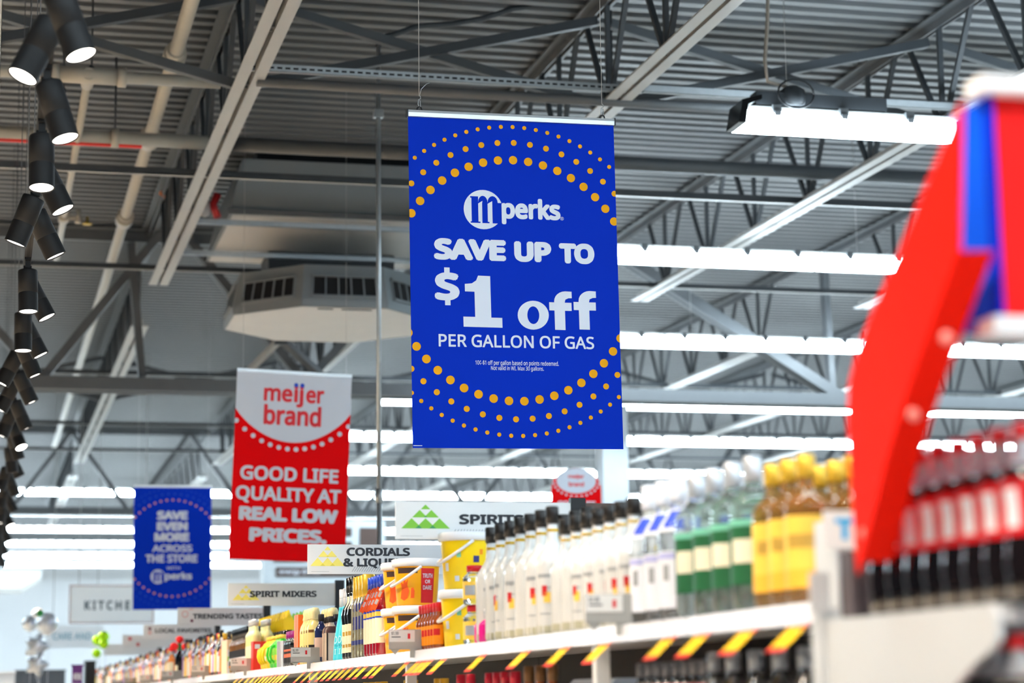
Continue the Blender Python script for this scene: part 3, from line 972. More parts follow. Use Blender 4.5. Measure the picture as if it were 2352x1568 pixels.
for i in range(len(SEC) - 1):
    y0, y1 = SEC[i], SEC[i + 1]
    L = y1 - y0
    t = thing('shelf_unit', 'white aisle shelving unit, ' + near_to[i], 'shelving', (XF, y0, 0), group='shelving run along the aisle')
    b = MB(); b.box(.02, .56, .002, L - .002, ZS - .028, ZS - .002); b.build('upper_shelf', SHELFW, t)
    b = MB(); b.box(.04, .56, .002, L - .002, EYE - .235, EYE - .205); b.build('lower_shelf', SHELFW, t)
    b = MB(); b.box(.565, .58, .002, L - .002, .15, ZS + .06); b.build('back_panel', BACKD, t)
    b = MB(); b.box(.0, .56, .002, L - .002, 0.0, .15); b.build('base_deck', SHELFW, t)
    b = MB(); b.box(.57, .62, 0, .05, 0, EYE + .40); b.build('upright', BLACK, t)
    n = 2 if L < 2 else 3
    for k in range(n):
        b = MB(); a0, a1 = L * k / n + .006, L * (k + 1) / n - .006
        b.prism([(0.0, a0, ZS - .046), (.012, a0, ZS - .046), (.02, a0, ZS - .002), (.004, a0, ZS - .002)], (0, a1 - a0, 0))
        b.build('price_rail', RAIL, t)
    if i > 0:
        b = MB(); b.box(.012, .052, -.018, .018, EYE - .2, ZS - .05); b.build('front_post', SHELFW, t)
        # grey plate standing across the rail
        q = thing('price_plate', 'grey price plate on the rail, %s from the near end' % ORD[i - 1], 'price plate', (XF - .1, D_at([1345, 893, 668, 530, 440, 372, 322, 287, 258][i - 1], XF - .1), ZS), group='grey price plates along the rail')
        b = MB(); b.box(.085, .115, .0, .004, -.03, .004); b.build('clip', GREYP, q)
        b = MB(); b.box(0, .2, 0, .004, .002, .08)
        b.prism([(.005, 0, .004), (.045, 0, .004), (.025, 0, -.018)], (0, .004, 0)); b.build('plate', GREYP, q)
        b = MB(); b.box(.002, .104, -.0015, 0, .032, .078)
        sh = Sheet(b, .102, .046, -.0015, .002, .078, step=.0004)
        sh.text('$2.99' if i in (3,) else '$1.99', .08, .36, .14, .42, 1, .02, 6)
        sh.poly([(.08, .55), (.44, .55), (.44, .63), (.08, .63)], 1)
        sh.poly([(.72, .3), (.82, .3), (.82, .75), (.72, .75)], 2)
        b.build('ticket', [TAGW, INKK, INKR], q)

# yellow price flags below the rail
FY, FR = mat('flag_yellow', srgb(255, 200, 20), .5, 0, .02), mat('flag_red', srgb(238, 60, 50), .5, 0, .02)
FP = mat('flag_pink', srgb(250, 190, 190), .5, 0, .02)
fu = [1838, 1722, 1616, 1540, 1392, 1300, 1210, 1110, 1020, 990, 977, 963, 936, 882, 866, 842, 826, 808, 794, 779, 765, 752, 735, 718, 700, 664, 654, 646, 637, 628, 619, 610, 600, 588, 575, 560, 548]
f0 = None
for k, u in enumerate(fu):
    Y = D_at(u, XF - .004)
    lab = '%s yellow shelf flag from the right, below the price rail' % ORD[k]
    loc = (XF + .0025, Y, ZS - .04)
    if f0 is None:
        f0 = thing('price_flag', lab, 'price flag', loc, group='yellow price flags')
        b = MB()
        def strip(s0, s1, mi):
            p = lambda s, w: (-s * .066, w, -s * .062)
            b.prism([p(s0, -.05), p(s0, .05), p(s1, .05), p(s1, -.05)], (.001, 0, .001), mi)
        strip(0, .14, 2); strip(.14, .24, 1); strip(.24, .86, 0); strip(.86, 1.0, 1)
        b.build('flag', [FY, FR, FP], f0)
    else:
        copy_tree(f0, loc, lab, 'yellow price flags')


# ================================================================== GOODS
def shoulder(R, zs, rn, zn, n=6):
    return [(rn + (R - rn) * (0.5 + 0.5 * math.cos(math.pi * k / n)), zs + (zn - zs) * k / n) for k in range(n + 1)]


def rad_at(prof, z):
    for (r0, z0), (r1, z1) in zip(prof, prof[1:]):
        if z0 <= z <= z1 and z1 > z0:
            return r0 + (r1 - r0) * (z - z0) / (z1 - z0)
    return prof[-1][0]


FACE = math.radians(232)


def band(mb, prof, z0, z1, a0, a1, mi, off=.0007, seg=16, sq=None):
    zs = sorted(set([z0, z1] + [z for r, z in prof if z0 < z < z1]))
    mb.lathe([(rad_at(prof, z) + off, z) for z in zs], seg, mi, cap=False, a0=a0, a1=a1, sq=sq)


def ctext(mb, body, R, ac, arc, z0, z1, mi, bold=.03, ref=None):
    """lettering wrapped round a bottle: centred at angle ac, reading left to right for a viewer outside"""
    vs, fs = glyphs(body)
    xs = [p[0] for p in vs]
    x0, x1 = min(xs), max(xs)
    bold *= CAP / .72
    for ox, oy in [(0, 0)] + [(bold * math.cos(k * math.pi / 3), bold * math.sin(k * math.pi / 3)) for k in range(6)]:
        out = []
        for (x, y, kk) in vs:
            a = ac - arc / 2 + ((x + ox) - x0) / (x1 - x0) * arc
            z = z0 + (y + oy) / (ref or CAP) * (z1 - z0)
            rr = (R(z) if callable(R) else R) + kk * 4e-6
            out.append((rr * math.cos(a), rr * math.sin(a), z))
        mb.add(out, fs, mi)


def bottle(name, label, prof, bm, cap=None, bands=(), sq=None, seg=20, extra=None, cat='bottle'):
    t = thing(name, label, cat)
    b = MB(); b.lathe(prof, seg, 0, sq=sq); b.build('glass_body' if cat == 'bottle' else 'body', bm, t)
    if cap:
        cp, cm = cap
        b = MB(); b.lathe(cp, 16, 0); b.build('cap', cm, t)
    for bs in bands:
        nm, items, ms = bs
        b = MB()
        for (z0, z1, half, mi, off, dc) in items:
            band(b, prof, z0, z1, FACE + dc - half, FACE + dc + half, mi, off, sq=sq)
        b.build(nm, ms, t)
    if extra:
        extra(t)
    return t


rnd0 = random.Random(11)


def place(tmpl, spots, desc, group, rows=1, pitch=.1, end='right', x0=None, r=.05, jit=.12):
    """spots: list of Y for the front row; copies the template along the shelf and back into it"""
    first = True
    rn = ['front row', 'second row back', 'third row back', 'fourth row back']
    for row in range(rows):
        for k, Y in enumerate(spots):
            loc = ((x0 or XF + .03 + r) + row * pitch, Y + (0.012 if row % 2 else 0), ZS)
            lab = '%s %s from the %s, %s' % (ORD[k], desc, end, rn[row])
            if len(spots) == 1:
                lab = '%s, %s' % (desc, rn[row]) if rows > 1 else desc
            rz = rnd0.uniform(-jit, jit)
            if first:
                tmpl.location = loc; tmpl['label'] = lab; tmpl['group'] = group; first = False
            else:
                copy_tree(tmpl, loc, lab, group, rz)


def run(u_right, u_left, pitch, r, x0=None):
    X = (x0 or XF + .03 + r)
    y0, y1 = D_at(u_right, X), D_at(u_left, X)
    n = max(1, int(round((y1 - y0) / pitch)))
    return [y0 + (k + .5) * (y1 - y0) / n for k in range(n)]


G_CLEAR = mat('clear_glass', (0.97, 0.99, 1, 1), .03, 0, 0, trans=.92, ior=1.36)
G_GREENISH = mat('pale_green_glass', (0.80, 0.95, 0.90, 1), .03, 0, 0, trans=.9, ior=1.36)
G_AMBER = mat('amber_spirit', (0.80, 0.42, 0.12, 1), .04, 0, 0, trans=.8, ior=1.36)
G_BROWN = mat('brown_spirit', srgb(150, 72, 30), .06, 0, .1, coat=.6)
G_DARK = mat('dark_glass', srgb(22, 24, 26), .08, 0, .1, coat=.8)
G_GREEN = mat('green_glass', srgb(20, 70, 40), .08, 0, .1, coat=.8)
G_RED = mat('red_liquor', srgb(150, 14, 34), .08, 0, .1, coat=.8)
W_RUM = mat('white_bottle', srgb(226, 225, 222), .25, 0, .01, coat=.4)
C_BLACK = mat('cap_black', srgb(34, 30, 28), .35, 0, .1)
C_WHITE = mat('cap_white', srgb(240, 240, 244), .35, 0, .02)
C_SILVER = mat('cap_silver', srgb(210, 214, 220), .3, .5, .05)
C_GOLD = mat('cap_gold', srgb(228, 184, 60), .3, .4, .05)
C_BLUE = mat('cap_blue', srgb(30, 70, 200), .35, 0, .02)
C_RED = mat('cap_red', srgb(210, 16, 30), .35, 0, .02)
L_CREAM = mat('label_cream', srgb(246, 236, 206), .5, 0, .02)
L_WHITE = mat('label_white', srgb(242, 242, 248), .5, 0, .02)
L_YEL = mat('label_yellow', srgb(252, 206, 84), .5, 0, .04)
L_GREEN = mat('label_green', srgb(28, 98, 58), .5, 0, .04)
L_ORANGE = mat('label_orange', srgb(250, 150, 10), .5, 0, .04)
L_RED = mat('label_red', srgb(206, 24, 34), .5, 0, .04)
L_NAVY = mat('label_navy', srgb(44, 50, 120), .5, 0, .02)
L_BLACK = mat('label_black', srgb(32, 30, 34), .5, 0, .02)
L_GOLD = mat('label_gold', srgb(210, 170, 80), .4, .3, .02)
L_MINT = mat('label_mint', srgb(120, 200, 170), .5, 0, .02)

# amber
H, R = .325, .05
pf = [(R * .9, 0), (R, .012), (R, .2)] + shoulder(R, .21, .017, .262) + [(.017, .28)]
tm = bottle('tequila_bottle', '', pf, G_AMBER, ([(.02, .275), (.021, .28), (.021, H - .004), (.018, H)], C_GOLD),
            [('label', [(.035, .19, 1.35, 0, .0008, 0), (.035, .075, 1.3, 1, .0014, 0), (.12, .15, .8, 2, .0014, .1)], [L_YEL, mat('label_amber_print', srgb(250, 186, 60)), L_GOLD])])
place(tm, run(1884, 1768, .11, R), 'amber bottle with yellow label', 'yellow label amber bottles', 3, .116, r=R)
# clear bottles with green labels
H, R = .36, .057
pf = [(R * .9, 0), (R, .012), (R, .235)] + shoulder(R, .245, .019, .30) + [(.019, .31)]
tm = bottle('gin_bottle', '', pf, G_GREENISH, ([(.022, .30), (.023, .305), (.023, H - .004), (.02, H)], C_SILVER),
            [('label', [(.06, .21, 1.4, 0, .0008, 0), (.11, .165, .75, 1, .0014, 0), (.066, .085, .22, 2, .0014, .5), (.195, .21, 1.2, 3, .0014, 0)], [L_GREEN, L_CREAM, L_RED, L_MINT])])
place(tm, run(1764, 1588, .122, R), 'clear bottle with green label', 'green label clear bottles', 3, .12, r=R)
# clear bottles with white labels and blue marks
H, R = .37, .056
pf = [(R * .9, 0), (R, .012), (R, .2)] + shoulder(R, .22, .018, .30) + [(.018, .315)]
tm = bottle('vodka_bottle', '', pf, G_CLEAR, ([(.021, .305), (.022, .31), (.022, H - .004), (.018, H)], C_WHITE),
            [('label', [(.03, .175, 1.3, 0, .0008, 0), (.1, .14, .16, 1, .0014, .35), (.1, .14, .16, 1, .0014, -.35), (.155, .17, .9, 2, .0014, 0)], [L_WHITE, INKG, mat('label_lilac', srgb(190, 190, 235))]),
             ('neck_label', [(.225, .285, 1.2, 0, .001, 0), (.235, .28, .55, 1, .0016, 0)], [L_WHITE, C_BLUE])])
place(tm, run(1584, 1482, .125, R), 'blue necked bottle with white label', 'white label blue neck bottles', 3, .118, r=R)
# brown bottles standing behind those
R = .042
pf = [(R * .9, 0), (R, .012), (R, .21)] + shoulder(R, .22, .016, .29) + [(.016, .32)]
tm = bottle('whiskey_bottle', '', pf, G_BROWN, ([(.019, .31), (.019, .365), (.015, .368)], mat('cap_copper', srgb(176, 110, 70), .35, .4)),
            [('label', [(.05, .17, 1.2, 0, .0008, 0)], [L_CREAM])])
place(tm, run(1512, 1484, .09, R, XF + .46), 'brown bottle with copper cap behind the blue necked bottles', 'copper capped brown bottles', 1, .1, x0=XF + .47, r=R)

# white bottles with black caps
def rum(H, R, lean=0.0):
    pf = [(R * .9, 0), (R, .012), (R, H * .53)] + shoulder(R, H * .54, .0185, H * .75) + [(.016, H * .88)]
    return bottle('white_bottle', '', pf, W_RUM, ([(.0185, H * .865), (.021, H * .87), (.021, H - .004), (.018, H)], C_BLACK),
                  [('neck_ring', [(H * .80, H * .825, math.pi, 0, .0008, 0)], [C_GOLD]),
                   ('label', [(H * .36, H * .37, .3, 0, .001, 0), (H * .44, H * .47, .5, 0, .001, -.1), (H * .25, H * .33, .22, 1, .001, .05), (H * .30, H * .38, .16, 2, .001, -.12), (H * .16, H * .17, .45, 3, .001, 0)], [INKG, L_YEL, L_RED, INKG]),
                   ('base_band', [(.006, .03, math.pi, 0, .0006, 0)], [mat('base_olive', srgb(176, 172, 146))])])
place(rum(.35, .05), run(1476, 1292, .125, .05), 'slim white black capped bottle', 'slim white bottles', 3, .106, r=.05, jit=.9)
place(rum(.405, .056), run(1286, 1120, .135, .056), 'large white black capped bottle', 'large white bottles', 3, .118, r=.056, jit=.9)

# small bottles by the yellow tubs
R = .03
pf = [(R * .9, 0), (R, .008), (R, .055)] + shoulder(R, .06, .012, .085) + [(.012, .09)]
tm = bottle('small_bottle', '', pf, mat('pink_liqueur', srgb(246, 40, 150), .15, 0, .05, coat=.5), ([(.015, .085), (.015, .115), (.012, .117)], C_SILVER))
place(tm, run(1124, 1104, .066, R), 'small bright pink bottle with silver cap', 'small pink bottles', 1, .07, r=R)
R = .042
pf = [(R * .85, 0), (R, .008), (R, .095)] + shoulder(R, .098, .026, .118) + [(.026, .126)]
for nm, gx, (ur, ul), z in (('lower', 0, (1112, 1070), 0),):
    tm = bottle('glass_jar', '', pf, G_CLEAR, ([(.029, .12), (.029, .142), (.026, .144)], C_RED),
                [('label', [(.02, .085, 1.4, 0, .0008, 0), (.035, .07, .5, 1, .0014, 0)], [L_YEL, C_SILVER])])
    yj = D_at(1088, XF + .09) - .02
    tm.location = (XF + .09, yj, ZS); tm['label'] = 'lower clear jar with red lid and yellow label in front of the yellow tubs'; tm['group'] = 'clear jars'
    copy_tree(tm, (XF + .09, yj, ZS + .145), 'upper clear jar with red lid and yellow label in front of the yellow tubs', 'clear jars')
# tubs with lids and swing handles
def tub(R, H, bm, prints):
    t = thing('lidded_tub', '', 'tub')
    pf = [(R * .84, 0), (R * .87, .006), (R, H - .03), (R, H - .02)]
    b = MB(); b.lathe(pf, 28, 0); b.build('tub_body', bm, t)
    b = MB(); b.lathe([(R * 1.0, H - .034), (R * 1.08, H - .032), (R * 1.1, H - .02), (R * 1.1, H - .004), (R * 1.04, H), (R * .98, H)], 28, 0)
    b.build('lid', C_WHITE, t)
    b = MB(); pts = []
    for k in range(15):
        a = math.pi * k / 14
        pts.append((-math.sin(a) * R * 1.12, math.cos(a) * R * 1.05, H - .035 - math.sin(a) * R * .82))
    b.tube(pts, .006, 8); b.build('handle', C_WHITE, t)
    b = MB()
    for (z0, z1, half, mi, dc) in prints[0]:
        band(b, pf, z0, z1, FACE + dc - half, FACE + dc + half, mi, .0008)
    if len(prints) > 2: prints[2](b, pf)
    b.build('print', prints[1], t)
    return t
def flame(b, pf):
    RR = lambda z: rad_at(pf, z) + .0016
    for (za, pts) in ((0, [(-.42, .03), (-.2, .02), (.0, .03), (.1, .06), (.02, .085), (.06, .11), (-.06, .095), (-.12, .12), (-.2, .09), (-.34, .1), (-.3, .07)]), (0, [(.16, .03), (.34, .03), (.36, .06), (.3, .075), (.2, .072)])):
        b.add([(RR(z) * math.cos(FACE + a), RR(z) * math.sin(FACE + a), z) for a, z in pts], [tuple(range(len(pts)))], 2)
    ctext(b, 'TRUTH', RR, FACE + .98, .5, .115, .132, 3)
    ctext(b, 'OR', RR, FACE + .98, .25, .092, .106, 3)
    ctext(b, 'DARE', RR, FACE + .98, .45, .066, .082, 3)
T_OR = mat('tub_orange', srgb(252, 176, 12), .35, 0, .03)
P_OR = ([(.01, .155, .34, 0, 1.0), (.135, .158, .5, 1, 0)], [L_RED, mat('tub_soot', srgb(60, 40, 36)), mat('tub_flame', srgb(238, 92, 30)), INKW], flame)
tm = tub(.098, .198, T_OR, P_OR)
c0 = None
def put(tm, loc, label, group, first):
    if first:
        tm.location = loc; tm['label'] = label; tm['group'] = group
    else:
        copy_tree(tm, loc, label, group)
X1 = XF + .14
for k, (Y, z, lab) in enumerate([(D_at(958, X1), 0, 'lower orange tub with white lid in the front stack'), (D_at(958, X1), .199, 'upper orange tub with white lid and swing handle in the front stack'),
                                 (D_at(958, X1) + .26, 0, 'lower orange tub in the stack behind the front one'), (D_at(958, X1) + .26, .199, 'upper orange tub in the stack behind the front one')]):
    put(tm, (X1, Y, ZS + z), lab, 'orange tubs', k == 0)
T_YE = mat('tub_yellow', srgb(255, 214, 8), .35, 0, .03)
P_YE = ([(.07, .1, .1, 0, -.5), (.12, .14, .09, 1, .1), (.05, .07, .1, 2, .6), (.1, .125, .12, 3, .8), (.03, .05, .1, 0, 0), (.13, .15, .07, 2, 1.0)], [INKW, L_MINT, L_ORANGE, L_NAVY])
tm = tub(.103, .218, T_YE, P_YE)
X2 = XF + .15
for k, (dY, z, lab) in enumerate([(0, 0, 'lower yellow tub with white lid beside the white bottles'), (0, .219, 'upper bright yellow tub with white lid and swing handle'), (.24, 0, 'bright yellow tub behind the yellow stack')]):
    put(tm, (X2 + (.2 if dY else 0), D_at(1075, X2) + dY, ZS + z), lab, 'yellow tubs', k == 0)
# small red capped bottles in front of the orange tubs
R = .024
pf = [(R * .9, 0), (R, .008), (R, .095)] + shoulder(R, .1, .01, .135) + [(.01, .15)]
tm = bottle('small_bottle', '', pf, G_BROWN, ([(.013, .142), (.0135, .175), (.011, .177)], C_RED),
            [('label', [(.015, .09, 1.2, 0, .0008, 0), (.05, .075, .6, 1, .0014, 0)], [L_ORANGE, L_RED])])
place(tm, run(1012, 966, .056, R), 'small red capped orange label bottle', 'small red capped bottles', 2, .055, r=R)
# red bottles with cream and blue labels
R = .036
pf = [(R * .9, 0), (R, .01), (R, .2)] + shoulder(R, .205, .0145, .27) + [(.0145, .31)]
def ribbon(t):
    b = MB(); b.bar((-.05, -.02, .2), (-.005, -.03, .3), .022, .004, 0, up=(0, 1, 0))
    b.bar((-.04, -.024, .224), (-.03, -.026, .245), .012, .006, 1, up=(0, 1, 0)); b.bar((-.025, -.027, .256), (-.015, -.03, .28), .012, .006, 1, up=(0, 1, 0))
    b.build('neck_tag', [mat('tag_orange', srgb(255, 104, 40)), INKW], t)
tm = bottle('liqueur_bottle', '', pf, G_RED, ([(.017, .3), (.017, .355), (.014, .357)], C_BLUE),
            [('label', [(.055, .175, 1.2, 0, .0008, 0), (.165, .2, 1.25, 1, .0014, 0), (.172, .192, .8, 2, .002, 0)], [L_CREAM, C_BLUE, L_YEL])], extra=ribbon)
place(tm, run(884, 850, .074, R), 'red liqueur bottle with cream label', 'red liqueur bottles', 2, .08, r=R)
# gold capped bottles
R = .036
pf = [(R * .92, 0), (R, .01), (R, .24)] + shoulder(R, .245, .02, .3) + [(.02, .31)]
tm = bottle('liqueur_bottle', '', pf, mat('pale_gold_liqueur', (0.95, .88, .6, 1), .04, 0, 0, trans=.75, ior=1.36),
            ([(.022, .262), (.028, .268), (.031, .30), (.031, .375), (.027, .378)], C_GOLD),
            [('label', [(.06, .08, 1.2, 0, .0008, 0)], [L_NAVY]), ('label', [(.13, .19, .4, 0, .0008, 0)], [L_NAVY]), ('neck_label', [(.215, .25, .5, 0, .001, .2)], [L_NAVY])], sq=4)
place(tm, run(850, 822, .08, R), 'squarish pale bottle with broad gold cap', 'gold capped bottles', 2, .085, r=R)
# dark necked cream label bottles
R = .037
pf = [(R * .9, 0), (R, .01), (R, .165), (R * 1.12, .2), (R * 1.1, .215)] + shoulder(R * 1.05, .22, .015, .28) + [(.015, .35)]
tm = bottle('liqueur_bottle', '', pf, G_DARK, ([(.0175, .32), (.018, .388), (.015, .39)], BLACKGLOSS),
            [('label', [(.03, .165, 1.4, 0, .0008, 0), (.055, .07, .7, 1, .0014, 0), (.11, .13, .7, 1, .0014, 0), (.235, .3, .5, 0, .001, .1)], [L_CREAM, L_GOLD])])
place(tm, run(820, 800, .078, R), 'black necked bottle with cream label', 'black necked bottles', 2, .085, r=R)
# frosted turquoise bottles with tall white caps
pf = [(.046, 0), (.048, .006), (.046, .04), (.041, .10), (.032, .16), (.024, .205), (.02, .235), (.0175, .262)]
AQ = mat('frosted_turquoise', srgb(70, 200, 222), .38, 0, .02)
t = thing('liqueur_bottle', '', 'bottle')
b = MB()
fine = []
for i in range(len(pf) - 1):
    for k in range(4):
        s = k / 4; fine.append((pf[i][0] * (1 - s) + pf[i + 1][0] * s, pf[i][1] * (1 - s) + pf[i + 1][1] * s))
fine.append(pf[-1]); b.lathe(fine, 28, 0); b.build('glass_body', AQ, t)
b = MB(); b.lathe([(.0165, .258), (.0165, .348), (.014, .35)], 20)
b.lathe([(.0168, .306), (.0168, .3075)], 20, 1, cap=False); b.build('cap', [C_WHITE, INKG], t)
b = MB(); RR = lambda z: rad_at(fine, z) + .001
PA = mat('print_pale_aqua', srgb(190, 238, 246), .5); PD = mat('print_deep_aqua', srgb(10, 130, 170), .5)
ctext(b, 'OQ', RR, FACE - .05, 1.5, .084, .118, 0, .01); ctext(b, 'TIQ', RR, FACE, 1.3, .067, .076, 1, .02); ctext(b, 'IN', RR, FACE + .05, 1.0, .03, .056, 0, .01)
b.build('print', [PA, PD], t)
place(t, run(800, 766, .105, .05)[:2] if len(run(800, 766, .105, .05)) > 1 else run(800, 766, .105, .05), 'frosted turquoise bottle with tall white cap', 'turquoise bottles', 2, .11, r=.05)
# boxes
def carton(name, w, d, h, m, prints=None, pm=None):
    t = thing(name, '', 'box')
    b = MB(); b.box(-w / 2, w / 2, -d / 2, d / 2, 0, h); b.build('carton', m, t)
    if prints:
        b = MB(); sh = Sheet(b, w, h, -d / 2, -w / 2, h, step=.0006)
        prints(sh); b.build('print', pm, t)
    return t
def dis(sh): sh.text('DISARONNO', .1, .92, .10, .17, 0, .05); sh.up(); sh.poly([(.1, .3), (.9, .3), (.9, .9), (.1, .9)], 1)
tm = carton('gift_box', .085, .085, .27, L_BLACK, dis, [L_CREAM, mat('box_charcoal', srgb(48, 44, 46))])
place(tm, [D_at(747, XF + .22), D_at(747, XF + .22) + .1], 'black gift box with cream lettering', 'black gift boxes', 2, .1, x0=XF + .22)
R = .036
pf = [(R * .95, 0), (R, .008), (R, .14), (R * 1.02, .15)] + shoulder(R, .16, .014, .20) + [(.014, .215)]
tm = bottle('liqueur_bottle', '', pf, mat('beige_wrapped_bottle', srgb(228, 206, 186), .4, 0, .03), ([(.017, .205), (.017, .235), (.014, .237)], L_BLACK),
            [('label', [(.01, .15, .1, 0, .0008, 0), (.15, .185, math.pi, 1, .001, 0)], [L_BLACK, mat('wine_brown', srgb(84, 54, 54))])], sq=4)
place(tm, run(764, 742, .078, R, XF + .1), 'beige wrapped bottle with wine brown shoulder', 'beige wrapped bottles', 2, .08, x0=XF + .1, r=R)
R = .034
pf = [(R * .9, 0), (R, .01), (R, .16)] + shoulder(R, .165, .013, .21) + [(.013, .225)]
tm = bottle('liqueur_bottle', '', pf, mat('navy_bottle', srgb(34, 44, 92), .15, 0, .1, coat=.5), ([(.016, .215), (.016, .25), (.013, .252)], L_BLACK), [('label', [(.03, .13, 1.1, 0, .0008, 0)], [mat('label_rosebeige', srgb(226, 196, 184))])])
place(tm, [D_at(736, XF + .06)], 'dark navy bottle with rose beige label', 'navy bottles', 2, .08, r=R)
# cream bottle with a wavy shoulder and patterned cap
R = .044
pf = [(R * .95, 0), (R, .01), (R, .17), (R * .95, .19)] + shoulder(R * .9, .195, .024, .235) + [(.024, .24)]
CRM = mat('cream_bottle', srgb(246, 226, 150), .3, 0, .03)
tm = bottle('cream_liqueur_bottle', '', pf, CRM, ([(.026, .235), (.028, .24), (.024, .262), (.027, .27), (.022, .292), (.014, .298)], mat('cream_cap', srgb(248, 234, 176), .4)),
            [('label', [(.02, .10, .75, 0, .0008, .35), (.03, .08, .35, 1, .0014, .2), (.165, .18, .4, 2, .0008, -.05), (.10, .135, .25, 3, .0008, .6)], [L_BLACK, L_GOLD, mat('label_brown', srgb(120, 80, 40)), L_WHITE])])
place(tm, run(727, 704, .1, R), 'cream coloured liqueur bottle', 'cream liqueur bottles', 2, .1, r=R)
tm = carton('tall_box', .075, .075, .275, mat('box_orange', srgb(240, 112, 24), .45, 0, .04), lambda sh: (sh.poly([(.1, .3), (.3, .3), (.3, .95), (.1, .95)], 0), sh.poly([(.5, .1), (.9, .1), (.9, .2), (.5, .2)], 1)), [L_RED, L_CREAM])
place(tm, [D_at(698, XF + .07) + .085 * k for k in range(2)], 'tall orange box beside the cream bottle', 'tall orange boxes', 2, .09, x0=XF + .07)
# purple capped dark bottles and white cartons
R = .034
pf = [(R * .9, 0), (R, .008), (R, .12)] + shoulder(R, .125, .017, .155) + [(.017, .165)]
tm = bottle('mixer_bottle', '', pf, G_DARK, ([(.021, .158), (.022, .162), (.022, .195), (.019, .198)], mat('cap_purple', srgb(150, 10, 120), .35)),
            [('label', [(.02, .115, 1.3, 0, .0008, 0), (.05, .07, 1.0, 1, .0014, 0), (.085, .095, 1.0, 1, .0014, 0)], [L_BLACK, mat('label_coral', srgb(240, 120, 90))])])
place(tm, run(681, 664, .072, R), 'dark bottle with purple cap', 'purple capped bottles', 2, .075, r=R)
tm = carton('drink_carton', .06, .06, .15, L_WHITE, lambda sh: (sh.poly([(.3, .25), (.75, .25), (.75, .95), (.3, .95)], 0), sh.poly([(.6, .55), (.9, .5), (.9, .9), (.6, .95)], 1)), [L_ORANGE, L_RED])
place(tm, run(662, 646, .07, .03), 'white drink carton with orange stripe', 'white drink cartons', 2, .07, r=.03)
# yellow juice jugs, green ones among them
def jug(m, lab):
    t = thing('juice_jug', '', 'jug')
    pf = [(.045, 0), (.056, .01), (.058, .05), (.054, .075), (.058, .105), (.054, .135), (.036, .16), (.02, .172), (.019, .185)]
    b = MB(); b.lathe(pf, 24, 0); b.build('jug_body', m, t)
    b = MB(); b.lathe([(.022, .178), (.022, .2), (.018, .202)], 16); b.build('cap', L_YEL, t)
    b = MB(); pts = [(-.05, -.02, .135), (-.075, -.03, .12), (-.08, -.03, .08), (-.072, -.03, .05), (-.056, -.02, .035)]; b.tube(pts, .008, 8); b.build('grip', m, t)
    b = MB(); band(b, pf, .03, .12, FACE - .8, FACE + .6, 0); band(b, pf, .05, .08, FACE - .5, FACE + .1, 1, .0014); b.build('label', lab, t)
    return t
JY = mat('jug_yellow', srgb(250, 226, 40), .3, 0, .04)
place(jug(JY, [L_YEL, L_WHITE]), run(631, 602, .13, .065)[:3], 'fat yellow juice jug with grip', 'yellow juice jugs', 2, .14, r=.075)
place(jug(mat('jug_green', srgb(60, 200, 50), .3, 0, .05), [mat('label_lime', srgb(150, 220, 80)), L_YEL]), run(649, 634, .13, .065), 'fat bright green juice jug with grip', 'green juice jugs', 1, .14, r=.075)
# tall mixer bottles with bright caps and neck tags at the back
def mixer(capm, body, lab):
    R = .034
    pf = [(R * .9, 0), (R, .01), (R, .22)] + shoulder(R, .225, .016, .275) + [(.016, .29)]
    def hang(t):
        b = MB(); b.prism([(-.03, -.026, .25), (.03, -.026, .25), (.034, -.026, .30), (.02, -.026, .335), (.008, -.026, .32), (-.006, -.026, .345), (-.02, -.026, .325), (-.034, -.026, .30)], (0, .003, 0)); b.build('neck_tag', capm, t)
    return bottle('mixer_bottle', '', pf, body, ([(.019, .285), (.02, .29), (.018, .34), (.012, .36), (.006, .375)], capm),
                  [('label', [(.06, .2, 1.2, 0, .0008, 0), (.1, .14, .7, 1, .0014, 0)], lab)], extra=hang)
CY_ = mat('cap_yellow', srgb(255, 216, 10), .4, 0, .03)
xb_ = XF + .26
place(mixer(CY_, G_DARK, [L_BLACK, L_CREAM]), run(676, 600, .12, .034, xb_), 'tall dark mixer bottle with yellow neck tag', 'yellow tagged mixer bottles', 1, .13, x0=xb_ - .03, r=.034)
place(mixer(mat('cap_orange', srgb(255, 124, 20), .4, 0, .03), L_ORANGE, [L_RED, L_WHITE]), [y + .08 for y in run(676, 610, .16, .034, xb_)], 'tall orange mixer bottle with orange tag', 'orange tagged mixer bottles', 1, .13, x0=xb_ + .17, r=.034)
place(mixer(mat('cap_lime', srgb(170, 240, 110), .4, 0, .03), L_YEL, [L_WHITE, L_RED]), [y + .04 for y in run(676, 610, .16, .034, xb_)], 'yellow mixer bottle with lime tag', 'lime tagged mixer bottles', 1, .13, x0=xb_ + .08, r=.034)
